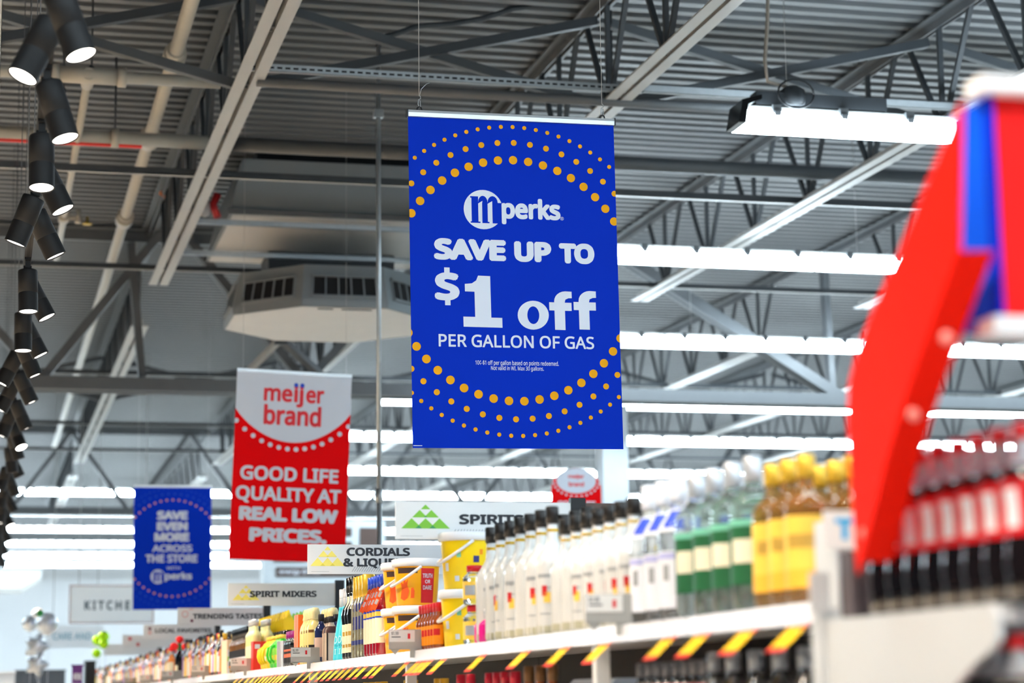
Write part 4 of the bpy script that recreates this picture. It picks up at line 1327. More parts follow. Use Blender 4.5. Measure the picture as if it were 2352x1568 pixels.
# red box, pale bottle, amber bottles with black caps
tm = carton('slim_box', .055, .055, .185, mat('box_red', srgb(235, 50, 36), .45, 0, .04), lambda sh: sh.poly([(.2, .1), (.8, .1), (.8, .25), (.2, .25)], 0), [L_WHITE])
place(tm, run(592, 585, .07, .03), 'slim red box', 'slim red boxes', 2, .065, r=.03)
R = .036
pf = [(R * .9, 0), (R, .01), (R, .22)] + shoulder(R, .225, .015, .27) + [(.015, .3)]
tm = bottle('spirit_bottle', '', pf, mat('pale_lemon', srgb(240, 240, 170), .2, 0, .04, coat=.4), ([(.018, .29), (.018, .33), (.015, .332)], C_SILVER), [('label', [(.05, .16, .9, 0, .0008, 0)], [mat('label_pale', srgb(226, 226, 196))])])
place(tm, run(590, 575, .08, R), 'pale lemon bottle left of the red boxes', 'pale lemon bottles', 2, .08, r=R)
tm = carton('tall_box', .07, .07, .34, mat('box_peach', srgb(250, 190, 110), .45, 0, .04), lambda sh: sh.poly([(.2, .1), (.8, .1), (.8, .2), (.2, .2)], 0), [L_ORANGE])
place(tm, [D_at(585, XF + .32)], 'tall peach box behind the pale lemon bottles', 'tall peach boxes', 1, .1, x0=XF + .32)
R = .036
pf = [(R * .9, 0), (R, .01), (R, .18)] + shoulder(R, .185, .015, .24) + [(.015, .26)]
tm = bottle('spirit_bottle', '', pf, G_AMBER, ([(.0175, .215), (.018, .30), (.016, .302)], BLACKGLOSS),
            [('label', [(.03, .15, 1.1, 0, .0008, 0), (.08, .1, 1.0, 1, .0014, 0), (.035, .05, 1.0, 2, .0014, 0)], [L_BLACK, L_WHITE, L_ORANGE])])
place(tm, run(573, 537, .082, R), 'amber bottle with long black cap', 'black capped amber bottles', 2, .085, r=R)
tm = carton('drink_carton', .075, .075, .24, mat('carton_tan', srgb(246, 214, 176), .45, 0, .04), lambda sh: (sh.poly([(.05, .3), (.95, .3), (.95, 1), (.05, 1)], 0), sh.poly([(.05, .5), (.95, .5), (.95, .64), (.05, .64)], 1)), [L_WHITE, mat('print_lime', srgb(150, 222, 60))])
place(tm, run(534, 520, .085, .038), 'tan carton with lime green stripe', 'lime striped cartons', 2, .085, r=.038)

# mixed bottles of the far part of the shelf
def plain(bm, capm, labm, H, R, kind=0):
    zs = H * (.55 if kind == 0 else .66)
    pf = [(R * .9, 0), (R, .01), (R, zs)] + shoulder(R, zs + .005, .014, H * (.8 if kind == 0 else .85)) + [(.0135, H * .92)]
    return bottle('spirit_bottle', '', pf, bm, ([(.0165, H * .86), (.017, H), (.014, H + .002)], capm), [('label', [(H * .08, zs * .92, 1.1, 0, .0008, 0)], [labm])], seg=14)
PINK = mat('pink_spirit', srgb(240, 120, 130), .15, 0, .04, coat=.4)
kinds = [('dark glass bottle with white label', G_DARK, C_BLACK, L_WHITE, .33, .036), ('orange bottle with cream label', mat('peach_spirit', srgb(244, 140, 60), .2, 0, .05, coat=.4), C_SILVER, L_CREAM, .29, .036),
         ('pink bottle with white cap', PINK, C_WHITE, L_WHITE, .27, .034), ('brown bottle with orange label', G_BROWN, C_GOLD, L_ORANGE, .30, .038),
         ('wine dark bottle with white label', mat('wine_glass', srgb(58, 20, 30), .15, 0, .04, coat=.5), L_BLACK, L_WHITE, .31, .037), ('dark purple bottle with lilac label', mat('plum_glass', srgb(60, 26, 60), .12, 0, .1, coat=.6), L_BLACK, mat('label_violet', srgb(170, 130, 200)), .32, .035),
         ('brown bottle with cream label and red cap', G_BROWN, C_RED, L_CREAM, .31, .037), ('olive bottle with gold cap', mat('olive_glass', srgb(120, 112, 40), .15, 0, .1, coat=.5), C_GOLD, L_YEL, .30, .036)]
tm = {}
rnd = random.Random(3)
spots = []
u = 516
while u > 214:
    Y = D_at(u, XF + .07)
    spots.append((u, Y))
    u -= 1.72 * 4850 * .105 / (Y * Y)
cnt = {}
used_near = [(512, 'olive box'), ]
for (u, Y) in spots:
    if 396 < u < 428:
        continue
    for row in range(2 if u > 300 else 1):
        ki = rnd.choices(range(8), [3, 3, 2, 3, 2, 2, 2, 1])[0] if row else (int((u * 7.3) // 21) % 8)
        d, bm, cm, lm, H, R = kinds[ki]
        key = (ki, row); cnt[key] = cnt.get(key, 0) + 1
        lab = '%s %s along the far shelves, %s' % (ORD[cnt[key] - 1], d, ['front row', 'second row'][row])
        loc = (XF + .035 + R + row * .1, Y, ZS)
        if ki not in tm:
            o = plain(bm, cm, lm, H, R, ki % 2); o.location = loc; o['label'] = lab; o['group'] = 'mixed bottles on the far shelves'; tm[ki] = o
        else:
            copy_tree(tm[ki], loc, lab, 'mixed bottles on the far shelves')
# dark bottle with three red pompoms
Y = D_at(413, XF + .07)
R = .04
pf = [(R * .9, 0), (R, .01), (R, .2)] + shoulder(R, .205, .015, .28) + [(.015, .33)]
RP = mat('red_pompom', srgb(240, 30, 34), .8, 0, .1, 40)
def poms(t):
    for (x, y, z, r) in ((-.05, -.03, .30, .036), (.052, -.03, .295, .036), (0, -.01, .36, .034), (-.075, -.02, .275, .024)):
        b = MB(); n = 9
        pr = [(r * math.sin(math.pi * k / n) * (1.0 + .06 * (k % 2)), -r * math.cos(math.pi * k / n)) for k in range(n + 1)]
        pr[0] = (.001, -r); pr[-1] = (.001, r)
        b.lathe(pr, 14, 0, c=(x, y, z)); b.build('pompom', RP, t)
tmx = bottle('wine_bottle', 'dark wine bottle topped with red pompoms in front of the LOCAL FAVORITES sign', pf, G_DARK, ([(.017, .26), (.018, .345), (.015, .347)], mat('foil_green', srgb(30, 130, 60), .3, .2)), [('label', [(.06, .13, .8, 0, .0008, -.6)], [L_CREAM])], extra=poms)
tmx.location = (XF + .07, Y, ZS)
tm = carton('wide_box', .12, .1, .19, mat('box_olive', srgb(206, 200, 100), .45, 0, .05), lambda sh: sh.poly([(.35, .2), (.95, .2), (.95, 1), (.35, 1)], 0), [mat('print_olive', srgb(170, 160, 40))])
tm.location = (XF + .33, D_at(497, XF + .33), ZS + .0); tm['label'] = 'olive yellow box standing behind bottles below the TRENDING TASTES sign'
R = .042
pf = [(R * .9, 0), (R, .01), (R, .2)] + shoulder(R, .21, .017, .3) + [(.017, .36)]
tm = bottle('wine_bottle', '', pf, G_DARK, ([(.019, .31), (.02, .40), (.017, .402)], BLACKGLOSS), [])
place(tm, run(490, 455, .3, R, XF + .3), 'tall black wine bottle rising behind the far bottles', 'tall black wine bottles', 1, .1, x0=XF + .3, r=R)

# ---- lower shelf goods (only their tops show)
ZL = EYE - .204
def lower(tm, us, desc, group, X=XF + .075):
    for k, u in enumerate(us):
        lab = '%s %s from the right on the lower shelf' % (ORD[k], desc)
        put(tm, (X, D_at(u, X), ZL), lab, group, k == 0)
R = .04
pf = [(R * .9, 0), (R, .01), (R, .19)] + shoulder(R, .195, .0155, .25) + [(.0155, .28)]
tm = bottle('wine_bottle', '', pf, G_DARK, ([(.018, .255), (.0185, .30), (.015, .302)], mat('capsule_silver', srgb(160, 164, 172), .3, .5)), [('label', [(.08, .215, 1.2, 0, .0008, 0), (.17, .21, .3, 1, .0014, .4)], [L_WHITE, L_RED])])
lower(tm, [1850, 1790, 1735, 1682, 1640], 'dark bottle with silver capsule', 'silver capsule bottles')
R = .028
pf = [(R * .9, 0), (R, .01), (R, .2)] + shoulder(R, .205, .012, .25) + [(.012, .265)]
tm = bottle('small_bottle', '', pf, G_DARK, ([(.0145, .25), (.0145, .285), (.012, .287)], mat('cap_grey', srgb(120, 120, 126), .4, .3)), [('label', [(.12, .23, 1.2, 0, .0008, 0)], [mat('label_pinkish', srgb(220, 150, 160))])])
lower(tm, [1618, 1596, 1575, 1554, 1533, 1512, 1492, 1472], 'small dark grey capped bottle', 'small dark bottles')
t = thing('bottle_pack', 'pale blue shrink-wrapped bottle pack below the white bottles', 'pack', (XF + .14, D_at(1375, XF + .14), ZL))
b = MB(); W_ = .30
b.prism([(-.07, -W_, .002), (.2, -W_, .002), (.2, -W_, .22), (.17, -W_, .252), (-.04, -W_, .252), (-.07, -W_, .22)], (0, W_ * 1.5, 0)); b.build('wrap', mat('wrap_pale_blue', srgb(196, 214, 240), .2, 0, .15, 12, coat=.6), t)
b = MB(); b.prism([(-.05, -W_ - .001, .12), (.1, -W_ - .001, .12), (.13, -W_ - .001, .2), (-.04, -W_ - .001, .2)], (0, .001, 0)); b.build('print', mat('wrap_blue', srgb(90, 130, 220), .3), t)
R = .036
pf = [(R * .9, 0), (R, .01), (R, .18)] + shoulder(R, .185, .015, .24) + [(.015, .27)]
tm = bottle('spirit_bottle', '', pf, G_BROWN, ([(.0175, .25), (.018, .298), (.015, .3)], mat('cap_bronze', srgb(120, 84, 50), .35, .4)), [('label', [(.06, .16, 1.2, 0, .0008, 0)], [L_CREAM])])
lower(tm, [1268, 1240, 1214], 'brown bottle with bronze cap', 'bronze capped bottles')
tm = bottle('spirit_bottle', '', pf, G_RED, ([(.0175, .235), (.018, .285), (.015, .287)], mat('cap_crimson', srgb(190, 20, 50), .35)), [('label', [(.06, .16, 1.2, 0, .0008, 0)], [L_RED])])
lower(tm, [1182, 1160, 1142, 1124, 1080, 1058], 'red bottle with crimson cap', 'crimson capped bottles')
tm = bottle('spirit_bottle', '', pf, G_DARK, ([(.0175, .225), (.018, .275), (.015, .277)], C_GOLD), [('label', [(.06, .16, 1.2, 0, .0008, 0)], [L_GOLD])])
lower(tm, [1020, 1006, 950, 936, 882, 870, 856, 842], 'dark bottle with gold cap', 'gold capped lower bottles')

# ================================================================== TRACK SPOTLIGHTS
TX, TZ = .165, EYE + 2.27
SPOTM = mat('spot_black', srgb(13, 13, 15), .65, 0, .1, 12)
t = thing('light_track', 'long black lighting track carrying the hanging spotlights along the left edge', 'light track', (TX, 5.5, TZ))
b = MB(); b.box(-.018, .018, -7, 29, 0, .034); b.build('track_bar', SPOTM, t)
b = MB(); b.box(-.008, .008, .01, 28.99, -.001, .0); b.build('track_slot', VOIDM, t)
for k, yy in enumerate([.6, 3.0, 5.4, 8.2, 11, 14, 18, 22, 26]):
    b = MB()
    for s in (-.012, .012): b.tube([(s, yy, .034), (s * 1.6, yy, roof_z(5.5 + yy, 4.84) - TZ)], .0028, 5)
    b.build('hanger_wires', STEEL, t)
t = thing('strut_drop', 'pale slotted steel channel running above the black light track', 'strut', (-.02, 7.0, TZ + .75))
b = MB(); b.box(-.021, .021, 0, 26, 0, .003); b.box(-.021, -.018, 0, 26, 0, .04); b.box(.018, .021, 0, 26, 0, .04); b.build('channel', GALV, t)
for k in range(6):
    b = MB(); b.tube([(0, .4 + k * 4.9, .02), (0, .4 + k * 4.9, roof_z(7.4 + k * 4.9, 4.84) - TZ - .75)], .005, 6); b.build('drop_rod', STEEL, t)

s0 = None
def make_spot():
    t = thing('track_spotlight', '', 'spotlight')
    r, L = .05, .225
    h = thing('head', '', ''); 
    for k in ('label', 'category'): del h[k]
    return t
ROWS_S = [(-0.9, 32, 24), (0.3, 34, 24), (1.2, 32, 22), (2.0, 34, 18), (2.7, 34, 14), (3.5, 32, 10), (4.3, 32, 6), (5.2, 30, 0), (6.55, 20, -8), (6.84, -24, -8), (7.56, 17, -8), (8.3, 1, -10), (8.75, 26, -6), (9.35, -20, 4), (9.65, 26, 2), (11.0, 2, -6), (11.3, 28, -4), (12.25, 1, -4), (12.55, 28, 0), (13.3, 24, 2), (13.7, -26, 2), (14.54, 26, 2), (14.97, -26, 2), (15.95, 24, 2), (16.38, -20, 2), (17.36, 22, -22), (17.9, 18, 2), (18.88, 8, 2), (19.42, 26, 2), (20.51, -14, 2), (21.16, 24, 2), (22.35, -10, 2), (23.0, 26, 2), (24.3, -8, 0), (25.06, 24, -14), (26.47, -12, 2), (27.34, 24, 2), (28.75, -12, 2), (29.73, 22, 2), (31.25, -10, 2), (32.33, 20, 0), (33.85, -10, 2)]
_sm = {}
def spot_meshes():
    r, L = .05, .225
    b = MB(); b.lathe([(.010, -.002), (.03, 0), (r * .96, -.004), (r, -.010), (r, -L * .56)][::-1] , 24, 0)
    b.lathe([(r * .97, -L * .56), (r * .97, -L * .58)][::-1], 24, 0, cap=False)
    b.lathe([(r, -L * .58), (r, -L)][::-1], 24, 0, cap=False)
    b.lathe([(r, -L), (r * .93, -L - .001), (r * .9, -L + .006)], 24, 0, cap=False)
    _sm['body'] = b
    b = MB(); b.lathe([(.001, -L + .005), (r * .9, -L + .0051)], 24, 0, cap=False); _sm['lens'] = b
    b = MB(); b.box(-.016, .016, -.035, .035, -.012, .0); b.box(-.013, .013, -.016, .016, -.05, -.012); b.tube([(-.02, 0, -.05), (.02, 0, -.05)], .012, 10); _sm['adapter'] = b
spot_meshes()
spot_me = {}
for k, (Y, roll, pitch_) in enumerate(ROWS_S):
    side = 'tilted right' if roll > 10 else ('tilted left' if roll < -10 else 'pointing straight down')
    lab = '%s black track spotlight counted from nearest, %s' % (ORD[k], side)
    t = thing('track_spotlight', lab, 'spotlight', (TX, Y, TZ - .0005), group='black track spotlights')
    Rm = Matrix.Rotation(math.radians(-roll), 4, 'Y') @ Matrix.Rotation(math.radians(pitch_), 4, 'X')
    for nm, key, m in (('adapter', 'adapter', SPOTM), ('lamp_body', 'body', SPOTM), ('lens', 'lens', SPOTLENS)):
        if key not in spot_me:
            o = _sm[key].build(nm, m, t); spot_me[key] = o
        else:
            o = spot_me[key].copy(); COL.objects.link(o); o.parent = t
        if key != 'adapter':
            o.matrix_local = Matrix.Translation((0, 0, -.05)) @ Rm @ Matrix.Translation((0, 0, -.012))
    # the lamp inside the fitting
    ld = bpy.data.lights.new('spot_lamp', 'SPOT')
    ld.energy = SPOT_WATTS * (0.3 if Y < 6 else 0.8); ld.color = (1.0, .82, .62); ld.spot_size = math.radians(62); ld.spot_blend = .6; ld.shadow_soft_size = .045
    lo = bpy.data.objects.new('spot_lamp', ld); COL.objects.link(lo); lo.parent = t
    lo.matrix_local = Matrix.Translation((0, 0, -.05)) @ Rm @ Matrix.Translation((0, 0, -.262))

# out-of-frame track of warm spotlights, added so the floor bounce warms the ceiling
t = thing('light_track', 'unseen black lighting track added over the neighbouring aisle, left of the picture', 'light track', (-3.3, 0, TZ))
b = MB(); b.box(-.018, .018, 0, 27, 0, .034); b.build('track_bar', SPOTM, t)
for k in range(9):
    b = MB(); b.tube([(0, .5 + 3.2 * k, .034), (0, .5 + 3.2 * k, roof_z(.5 + 3.2 * k, 4.84) - TZ)], .003, 5); b.build('hanger_wires', STEEL, t)
for k in range(14):
    Y = 1.2 + 1.9 * k
    t = thing('track_spotlight', '%s unseen spotlight added over the neighbouring aisle, pointing straight down' % ORD[k], 'spotlight', (-3.3, Y, TZ - .0005), group='added neighbouring aisle spotlights')
    for key in ('adapter', 'body', 'lens'):
        o = spot_me[key].copy(); COL.objects.link(o); o.parent = t
        o.matrix_local = Matrix.Identity(4) if key == 'adapter' else Matrix.Translation((0, 0, -.062))
    ld = bpy.data.lights.new('spot_lamp', 'SPOT')
    ld.energy = 900; ld.color = (1.0, .80, .58); ld.spot_size = math.radians(75); ld.spot_blend = .6; ld.shadow_soft_size = .045
    lo = bpy.data.objects.new('spot_lamp', ld); COL.objects.link(lo); lo.parent = t
    lo.matrix_local = Matrix.Translation((0, 0, -.312))

# ================================================================== END DISPLAY AT RIGHT
WP = mat('end_post_white', srgb(206, 208, 210), .45, 0, .03, 6)
t = thing('end_upright', 'white slotted steel upright ending the shelf run, blue ticket at its top', 'upright', tuple(P(1926, 1400, 3.86).xy) + (0,))
b = MB(); b.box(0, .036, 0, .11, 0, EYE + .335); b.build('post', WP, t)
b = MB()
zz = .5
while zz < EYE + .14:
    b.box(.024, .032, -.001, .0, zz, zz + .016); zz += .034
b.build('slots', STEEL_D, t)
b = MB(); b.box(-.026, .038, -.004, -.001, EYE + .275, EYE + .35)
b.box(-.002, .036, -.0048, -.004, EYE + .325, EYE + .336, 1); b.box(.011, .024, -.0048, -.004, EYE + .294, EYE + .326, 1)
b.build('ticket', [TAGW, mat('ticket_blue', srgb(60, 176, 230), .5)], t)

# end shelf: bracket, deck, back
t = thing('end_display', 'white end display shelf holding cola bottles at the right edge', 'shelving', (1.50, 3.0, 0))
BZ = EYE + .133
b = MB()
pts = [(0, .66, BZ - .002), (0, .0, BZ - .002), (0, -.02, BZ - .02), (0, -.02, BZ - .055), (0, .0, BZ - .07)]
for k in range(9):
    s = k / 8
    pts.append((0, .0 + s * .38, BZ - .07 - .19 * s ** 1.2))
pts += [(0, .66, BZ - .30)]
b.prism(pts, (.012, 0, 0)); b.build('bracket', WP, t)
b = MB(); b.prism([(p[0] + 1.208, p[1], p[2]) for p in pts], (.012, 0, 0)); b.build('bracket', WP, t)
b = MB(); b.box(.013, 1.187, -.015, .66, BZ - .03, BZ - .003); b.build('end_shelf', WP, t)
b = MB(); b.box(-.005, 1.2, -.5, .66, .0, .18); b.build('base_deck', WP, t)
b = MB(); b.box(.11, 1.14, .662, .68, .18, BZ + .03); b.build('back_panel', BACKD, t)
b = MB(); b.box(.02, 1.18, -.1, .655, EYE - .215, EYE - .19); b.build('lower_shelf', WP, t)
b = MB(); b.box(-.012, .11, .662, .70, .0, BZ + .02); b.box(-.03, .01, .655, .66, BZ + .012, BZ + .085); b.build('rear_upright', WP, t)

# cola bottles
COLA = mat('cola_dark', srgb(20, 12, 12), .08, 0, .1, coat=.9)
H, R = .275, .0365
pf = [(R * .8, 0), (R * .95, .008), (R * .92, .035), (R, .055), (R * .9, .095), (R * .9, .145), (R, .168), (R * .98, .182)] + shoulder(R * .95, .187, .0125, .243, 5) + [(.0125, .255)]
def colal(t):
    pass
tm = thing('cola_bottle', '', 'bottle')
dark = [p for p in pf if p[1] < .208] + [(rad_at(pf, .208), .208)]
b = MB(); b.lathe(dark, 18, 0); b.build('bottle_body', COLA, tm)
b = MB(); b.lathe([(rad_at(pf, .208), .2081)] + [p for p in pf if p[1] > .209], 18, 0, cap=False); b.build('clear_neck', mat('neck_clear', srgb(214, 214, 220), .06, 0, .05, trans=.4, coat=.6), tm)
b = MB(); b.lathe([(.0140, .250), (.0152, .252), (.0152, .273), (.013, .275)], 16); b.build('cap', C_RED, tm)
b = MB(); band(b, pf, .10, .186, 0, 2 * math.pi - .001, 0, .0008, 24)
for dc in (-.5, .9, 2.4, 4.0):
    band(b, pf, .112, .172, FACE + dc - .35, FACE + dc + .35, 1, .0013)
b.build('label', [mat('cola_red', srgb(226, 8, 26), .45, 0, .02), L_WHITE], tm)
first = True
ys = [3.04 + .0745 * k for k in range(7)] + [2.965]
ys = sorted(ys)
for row in range(4):
    for k, Y in enumerate(ys):
        lab = '%s cola bottle from the near end, upper end shelf, %s' % (ORD[k], ['outer row', 'second row in', 'third row in', 'fourth row in'][row])
        put(tm, (1.552 + row * .0755, Y, BZ), lab, 'cola bottles on the end shelf', first); first = False
        if row < 2:
            copy_tree(tm, (1.556 + row * .0755, Y - .02, EYE - .188), '%s cola bottle from the near end, lower end shelf, %s' % (ORD[k], ['outer row', 'second row in'][row]), 'cola bottles on the shelf below')
t = thing('bottle_crate', 'low dark crate edge standing left of the cola bottles', 'crate', (1.515, 3.0, BZ))
b = MB(); b.box(0, .012, .57, .62, .001, .12); b.box(0, .3, .61, .62, .001, .12); b.build('crate_wall', mat('crate_dark', srgb(92, 84, 88), .6), t)

# red curved end panel carrying the header sign
def on_wing(u, v, off=0.0):
    d = Vector(((u - CX) / F_PX, -(v - CY) / F_PX, -1))
    r = Vector((d.dot(_x), d.dot(_y), d.dot(_z)))
    # vertical plane X = .832 + .183 Y + off
    k = (.832 + off) / (r.x - .183 * r.y)
    q = r * k
    return Vector((q.x, q.y, q.z + EYE))
WR = mat('end_panel_red', (0.95, .012, .003, 1), .7, 0, .02, spec=.05)
edge = [(2206, 235), (2170, 325), (2120, 440), (2060, 590), (2010, 700), (1970, 800), (1950, 880), (1946, 960), (1952, 1080), (1960, 1200), (1968, 1318)]
inner = [(1978, 1290), (2005, 1190), (2033, 1070), (2062, 970), (2093, 872), (2130, 770), (2165, 670), (2200, 575)]
e3 = [on_wing(*p) for p in edge + inner]
o0 = on_wing(2090, 870)
t = thing('curved_display_wing', 'tall curved bright red end panel sweeping up to the blue and red header', 'end panel', tuple(o0), group=None)
b = MB(); b.prism([p - o0 for p in e3], (.006, 0, 0)); b.build('side_panel', WR, t)
b = MB()
ii = [on_wing(*p) - o0 for p in inner]
for p, q_ in zip(ii, ii[1:]):
    w0 = Vector((.052, -.01, 0)); 
    b.add([p, q_, q_ + w0, p + w0], [(0, 1, 2, 3)])
b.build('inner_flange', WR, t)
for (u, v) in ((2163, 780), (2088, 955), (1978, 1226)):
    b = MB(); c_ = on_wing(u, v) - o0 + Vector((.0, -.016, 0)); b.lathe([(.010, -.0), (.008, .004), (.002, .006)], 14)
    bb = b.build('bolt', mat('bolt_pale', srgb(255, 150, 140), .4), t); bb.location = c_; bb.rotation_euler = (math.pi / 2, 0, 0)
# header
hz0, hz1 = P(2290, 735, 2.86).z, P(2290, 222, 2.86).z
hx = P(2292, 480, 2.86).x
HB = mat('header_blue', (0, .10, .9, 1), .6, 0, .02, spec=.1); HB2 = mat('header_deep_blue', (0, .025, .62, 1), .6, 0, .02, spec=.1)
t = thing('header_sign', 'boxy header sign with blue side, red front and white trims at upper right', 'sign', (hx, 2.86, hz0))
Hh = hz1 - hz0
b = MB(); b.box(0.0, .85, 0.001, .12, 0, Hh); b.build('red_front', mat('header_red', (0.9, .012, .01, 1), .6, 0, .02, spec=.15), t)
b = MB(); b.box(-.008, -.001, .02, .13, -.0, Hh + .0); b.build('blue_side', HB, t)
b = MB(); b.box(-.008, -.0005, -.006, .019, 0, Hh); b.build('blue_edge', HB2, t)
for z in (-.024, Hh):
    b = MB(); b.box(-.03, .85, -.03, .03, z, z + .026); b.build('white_trim', WHITE, t)

# ================================================================== FAR BACKGROUND
# cooler bulkhead with brown panels
Yb = 34.0
q0 = P(605, 1370, Yb)
t = thing('cooler_bulkhead', 'white framed bulkhead with brown panels behind the SPIRIT MIXERS sign', 'bulkhead', (q0.x, Yb, 0))
def pr(x0, y0, x1, y1, d0, d1, b, mi=0):
    a, c = P(x0, y1, Yb), P(x1, y0, Yb)
    b.box(a.x - q0.x, c.x - q0.x, d0, d1, a.z, c.z, mi)
WF = mat('bulkhead_white', srgb(214, 224, 232), .5, 0, .03, 2)
b = MB(); pr(606, 1196, 884, 1372, 0, .5, b); b.build('frame', WF, t)
for (x0, y0, x1, y1) in ((628, 1216, 702, 1290), (716, 1216, 776, 1290), (786, 1212, 808, 1232), (786, 1244, 808, 1290), (826, 1212, 876, 1290), (634, 1303, 875, 1324)):
    b = MB(); pr(x0, y0, x1, y1, -.02, -.001, b); b.build('brown_panel', BROWN, t)
b = MB(); a, c = P(636, 1322, Yb), P(870, 1304, Yb)
sh = Sheet(b, c.x - a.x, c.z - a.z, -.021, a.x - q0.x, c.z, step=.002)
sh.text('energy drinks', .02, .42, .2, .75, 0, .05); b.build('lettering', INKW, t)
b = MB(); pr(606, 1372, 884, 1600, .1, .5, b); b.build('lower_case', WF, t)
# KITCHEN sign
def board(label, cat, Y, x0, y0, x1, y1, m, lines, ink, border=None, th=.04, hang=True):
    a, c = P(x0, y1, Y), P(x1, y0, Y)
    t = thing('hanging_sign', label, cat, ((a.x + c.x) / 2, Y, a.z))
    W, H = c.x - a.x, c.z - a.z
    b = MB(); b.box(-W / 2, W / 2, 0, th, 0, H)
    sh = Sheet(b, W, H, 0, -W / 2, H, step=.002)
    for (s, a0, a1, t0, t1, bd) in lines:
        sh.text(s, a0, a1, t0, t1, 1, bd)
    b.build('board', [m, ink], t)
    if border:
        b = MB(); w = .02
        for (xa, xb, za, zb) in ((-W / 2 - w, W / 2 + w, -w, 0), (-W / 2 - w, W / 2 + w, H, H + w), (-W / 2 - w, -W / 2, 0, H), (W / 2, W / 2 + w, 0, H)):
            b.box(xa, xb, -.01, th, za, zb)
        b.build('border', border, t)
    if hang:
        for s in (-.4, .4):
            b = MB(); b.tube([(s * W, th / 2, H), (s * W, th / 2, roof_z(Y, 4.84) - a.z)], .006, 6); b.build('hanger_cable', STEEL_L, t)
    return t
board('white KITCHEN department sign partly behind the dark blue banner', 'sign', 32.0, 161, 1346, 351, 1429, mat('kitchen_board', srgb(248, 251, 254), .5, 0, .02), [('K I T C H E N', .17, .84, .40, .655, .045)], mat('print_slate', srgb(50, 74, 90), .5), mat('sign_rosewood', srgb(190, 168, 166), .5))
board('low white sign with pale teal lettering under the KITCHEN sign', 'sign', 36.0, 108, 1436, 236, 1488, WALL, [('CARE AND', .10, .80, .32, .62, .02)], mat('print_teal', srgb(120, 172, 190), .5))
# white soffit
a, c = P(-300, 1352, 58.0), P(96, 1308, 58.0)
b = MB(); b.prism([(a.x, 0, a.z), (c.x - .5, 0, a.z), (c.x, 0, a.z + .3), (c.x, 0, c.z), (a.x, 0, c.z)], (0, 2.5, 0))
o = b.build('soffit', WALL); o.location = (0, 58, 0)
tag(o, 'long white soffit with slanted end at lower left below the strip lights', 'soffit')
# foil balloons
SIL = mat('foil_silver', srgb(228, 234, 240), .22, .35, .05, 6)
LIME = mat('foil_lime', srgb(180, 240, 10), .25, .3, .1, 6)
def balloon(name, label, Y, u, v, rpx, m, star=False, group=None):
    c = P(u, v, Y); r = rpx * Y / F_PX
    t = thing(name, label, 'balloon', tuple(c), group=group)
    b = MB()
    if star:
        n = 20; rings_ = []
        for j in range(2):
            s = -1 if j == 0 else 1
        vs = [(0, -r * .38, 0), (0, r * .38, 0)]
        for k in range(n):
            a = 2 * math.pi * k / n + .3
            f = .62 + .38 * (math.cos(5 * a - 1.5) * .5 + .5) ** 1.3
            vs.append((r * 1.2 * f * math.sin(a), 0, r * 1.2 * f * math.cos(a)))
            vs.append((r * .6 * f * math.sin(a), -r * .28, r * .6 * f * math.cos(a)))
            vs.append((r * .6 * f * math.sin(a), r * .28, r * .6 * f * math.cos(a)))
        fs = []
        for k in range(n):
            i, j = 2 + 3 * k, 2 + 3 * ((k + 1) % n)
            fs += [(0, i + 1, j + 1), (i + 1, i, j, j + 1), (1, j + 2, i + 2), (i + 2, j + 2, j, i)]
        b.add(vs, fs, 0, True)
    else:
        n = 12
        pr_ = [(max(.001, r * math.sin(math.pi * k / n) * (1 + .0)), -r * math.cos(math.pi * k / n)) for k in range(n + 1)]
        b.lathe(pr_, 20, 0, cap=False)
    b.build('foil', m, t)
    b = MB(); b.lathe([(.001, -r * 1.12), (r * .12, -r * 1.1), (r * .05, -r * .97)], 10); b.build('knot', m, t)
    b = MB(); b.tube([(0, 0, -r * 1.1), (.03, 0, -r * 1.8), (.0, 0, -c.z + .9)], .003, 5); b.build('ribbon', INKW, t)
    return t
balloon('foil_balloon', 'round silver balloon at upper left of the silver balloon cluster', 26.4, 68, 1432, 17, SIL, group='silver balloons')
balloon('foil_balloon', 'larger round silver balloon at the right of the silver cluster', 26.8, 108, 1432, 25, SIL, group='silver balloons')
balloon('foil_balloon', 'small silver balloon nestled between the two upper ones', 27.1, 88, 1412, 15, SIL, group='silver balloons')
balloon('foil_balloon', 'silver star balloon in the middle of the cluster', 26.0, 84, 1484, 26, SIL, True, 'silver balloons')
balloon('foil_balloon', 'lowest silver star balloon of the cluster', 25.8, 84, 1526, 24, SIL, True, 'silver balloons')
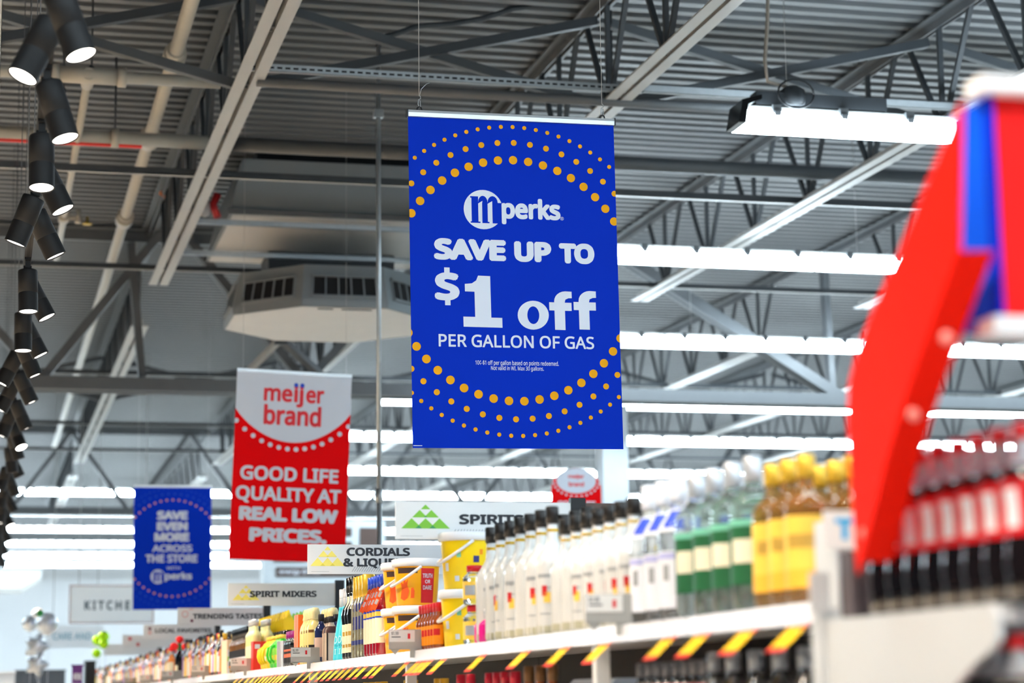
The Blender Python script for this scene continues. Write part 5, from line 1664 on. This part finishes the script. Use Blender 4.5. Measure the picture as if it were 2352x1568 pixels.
balloon('foil_balloon', 'small green balloon on top of the silver cluster', 25.9, 92, 1408, 8, mat('foil_green', srgb(10, 160, 70), .3, .2), group=None)
balloon('foil_balloon', 'upper right lime green balloon of the lime bunch', 27.0, 238, 1462, 13, LIME, group='lime balloons')
balloon('foil_balloon', 'upper left lime green balloon of the lime bunch', 27.4, 223, 1470, 11, LIME, group='lime balloons')
balloon('foil_balloon', 'right lime green balloon, second from the top of the lime bunch', 26.9, 238, 1478, 11, LIME, group='lime balloons')
balloon('foil_balloon', 'lowest lime green balloon of the lime bunch', 27.0, 222, 1500, 10, LIME, group='lime balloons')
# low counter items at bottom left
def block(name, label, cat, Y, x0, y0, x1, y1, m, depth=.3, prints=None, pm=None):
    a, c = P(x0, y0, Y), P(x1, y0, Y)
    a.z = 0.0
    t = thing(name, label, cat, ((a.x + c.x) / 2, Y, a.z))
    W, H = c.x - a.x, c.z - a.z
    b = MB(); b.box(-W / 2, W / 2, 0, depth, 0, H); b.box(-W / 2 + W * .06, W / 2 - W * .06, -.006, 0, H * .05, H * .95)
    b.build('carcass', m, t)
    if prints:
        b = MB(); sh = Sheet(b, W, H, -.007, -W / 2, H, step=.002); prints(sh); b.build('print', pm, t)
    b = MB(); b.box(-W / 2 - .01, W / 2 + .01, -.02, depth + .01, H, H + .02); b.build('top_cap', m, t)
    return t
PUR = mat('sign_purple', srgb(100, 50, 130), .5, 0, .03)
t = block('purple_stand', 'small purple placard with white lettering at lower left', 'placard', 24.0, 166, 1530, 190, 1700, PUR, .05, lambda sh: (sh.text('WINE', .1, .9, .04, .08, 0, .05), sh.text('SHOP', .1, .9, .10, .14, 0, .05)), [INKW])
block('dark_display', 'dark display end panel at the far end of the shelf run', 'display', 31.0, 197, 1520, 220, 1750, BLACK, .5)
block('checkout_counter', 'low dark counter far off at the bottom left corner', 'counter', 34.0, 36, 1540, 150, 1780, mat('counter_dark', srgb(84, 88, 94), .5), .8)
t = block('white_carton_stack', 'white rounded cart top at the bottom left corner', 'cart', 30.0, -30, 1545, 34, 1760, WALL, .6)
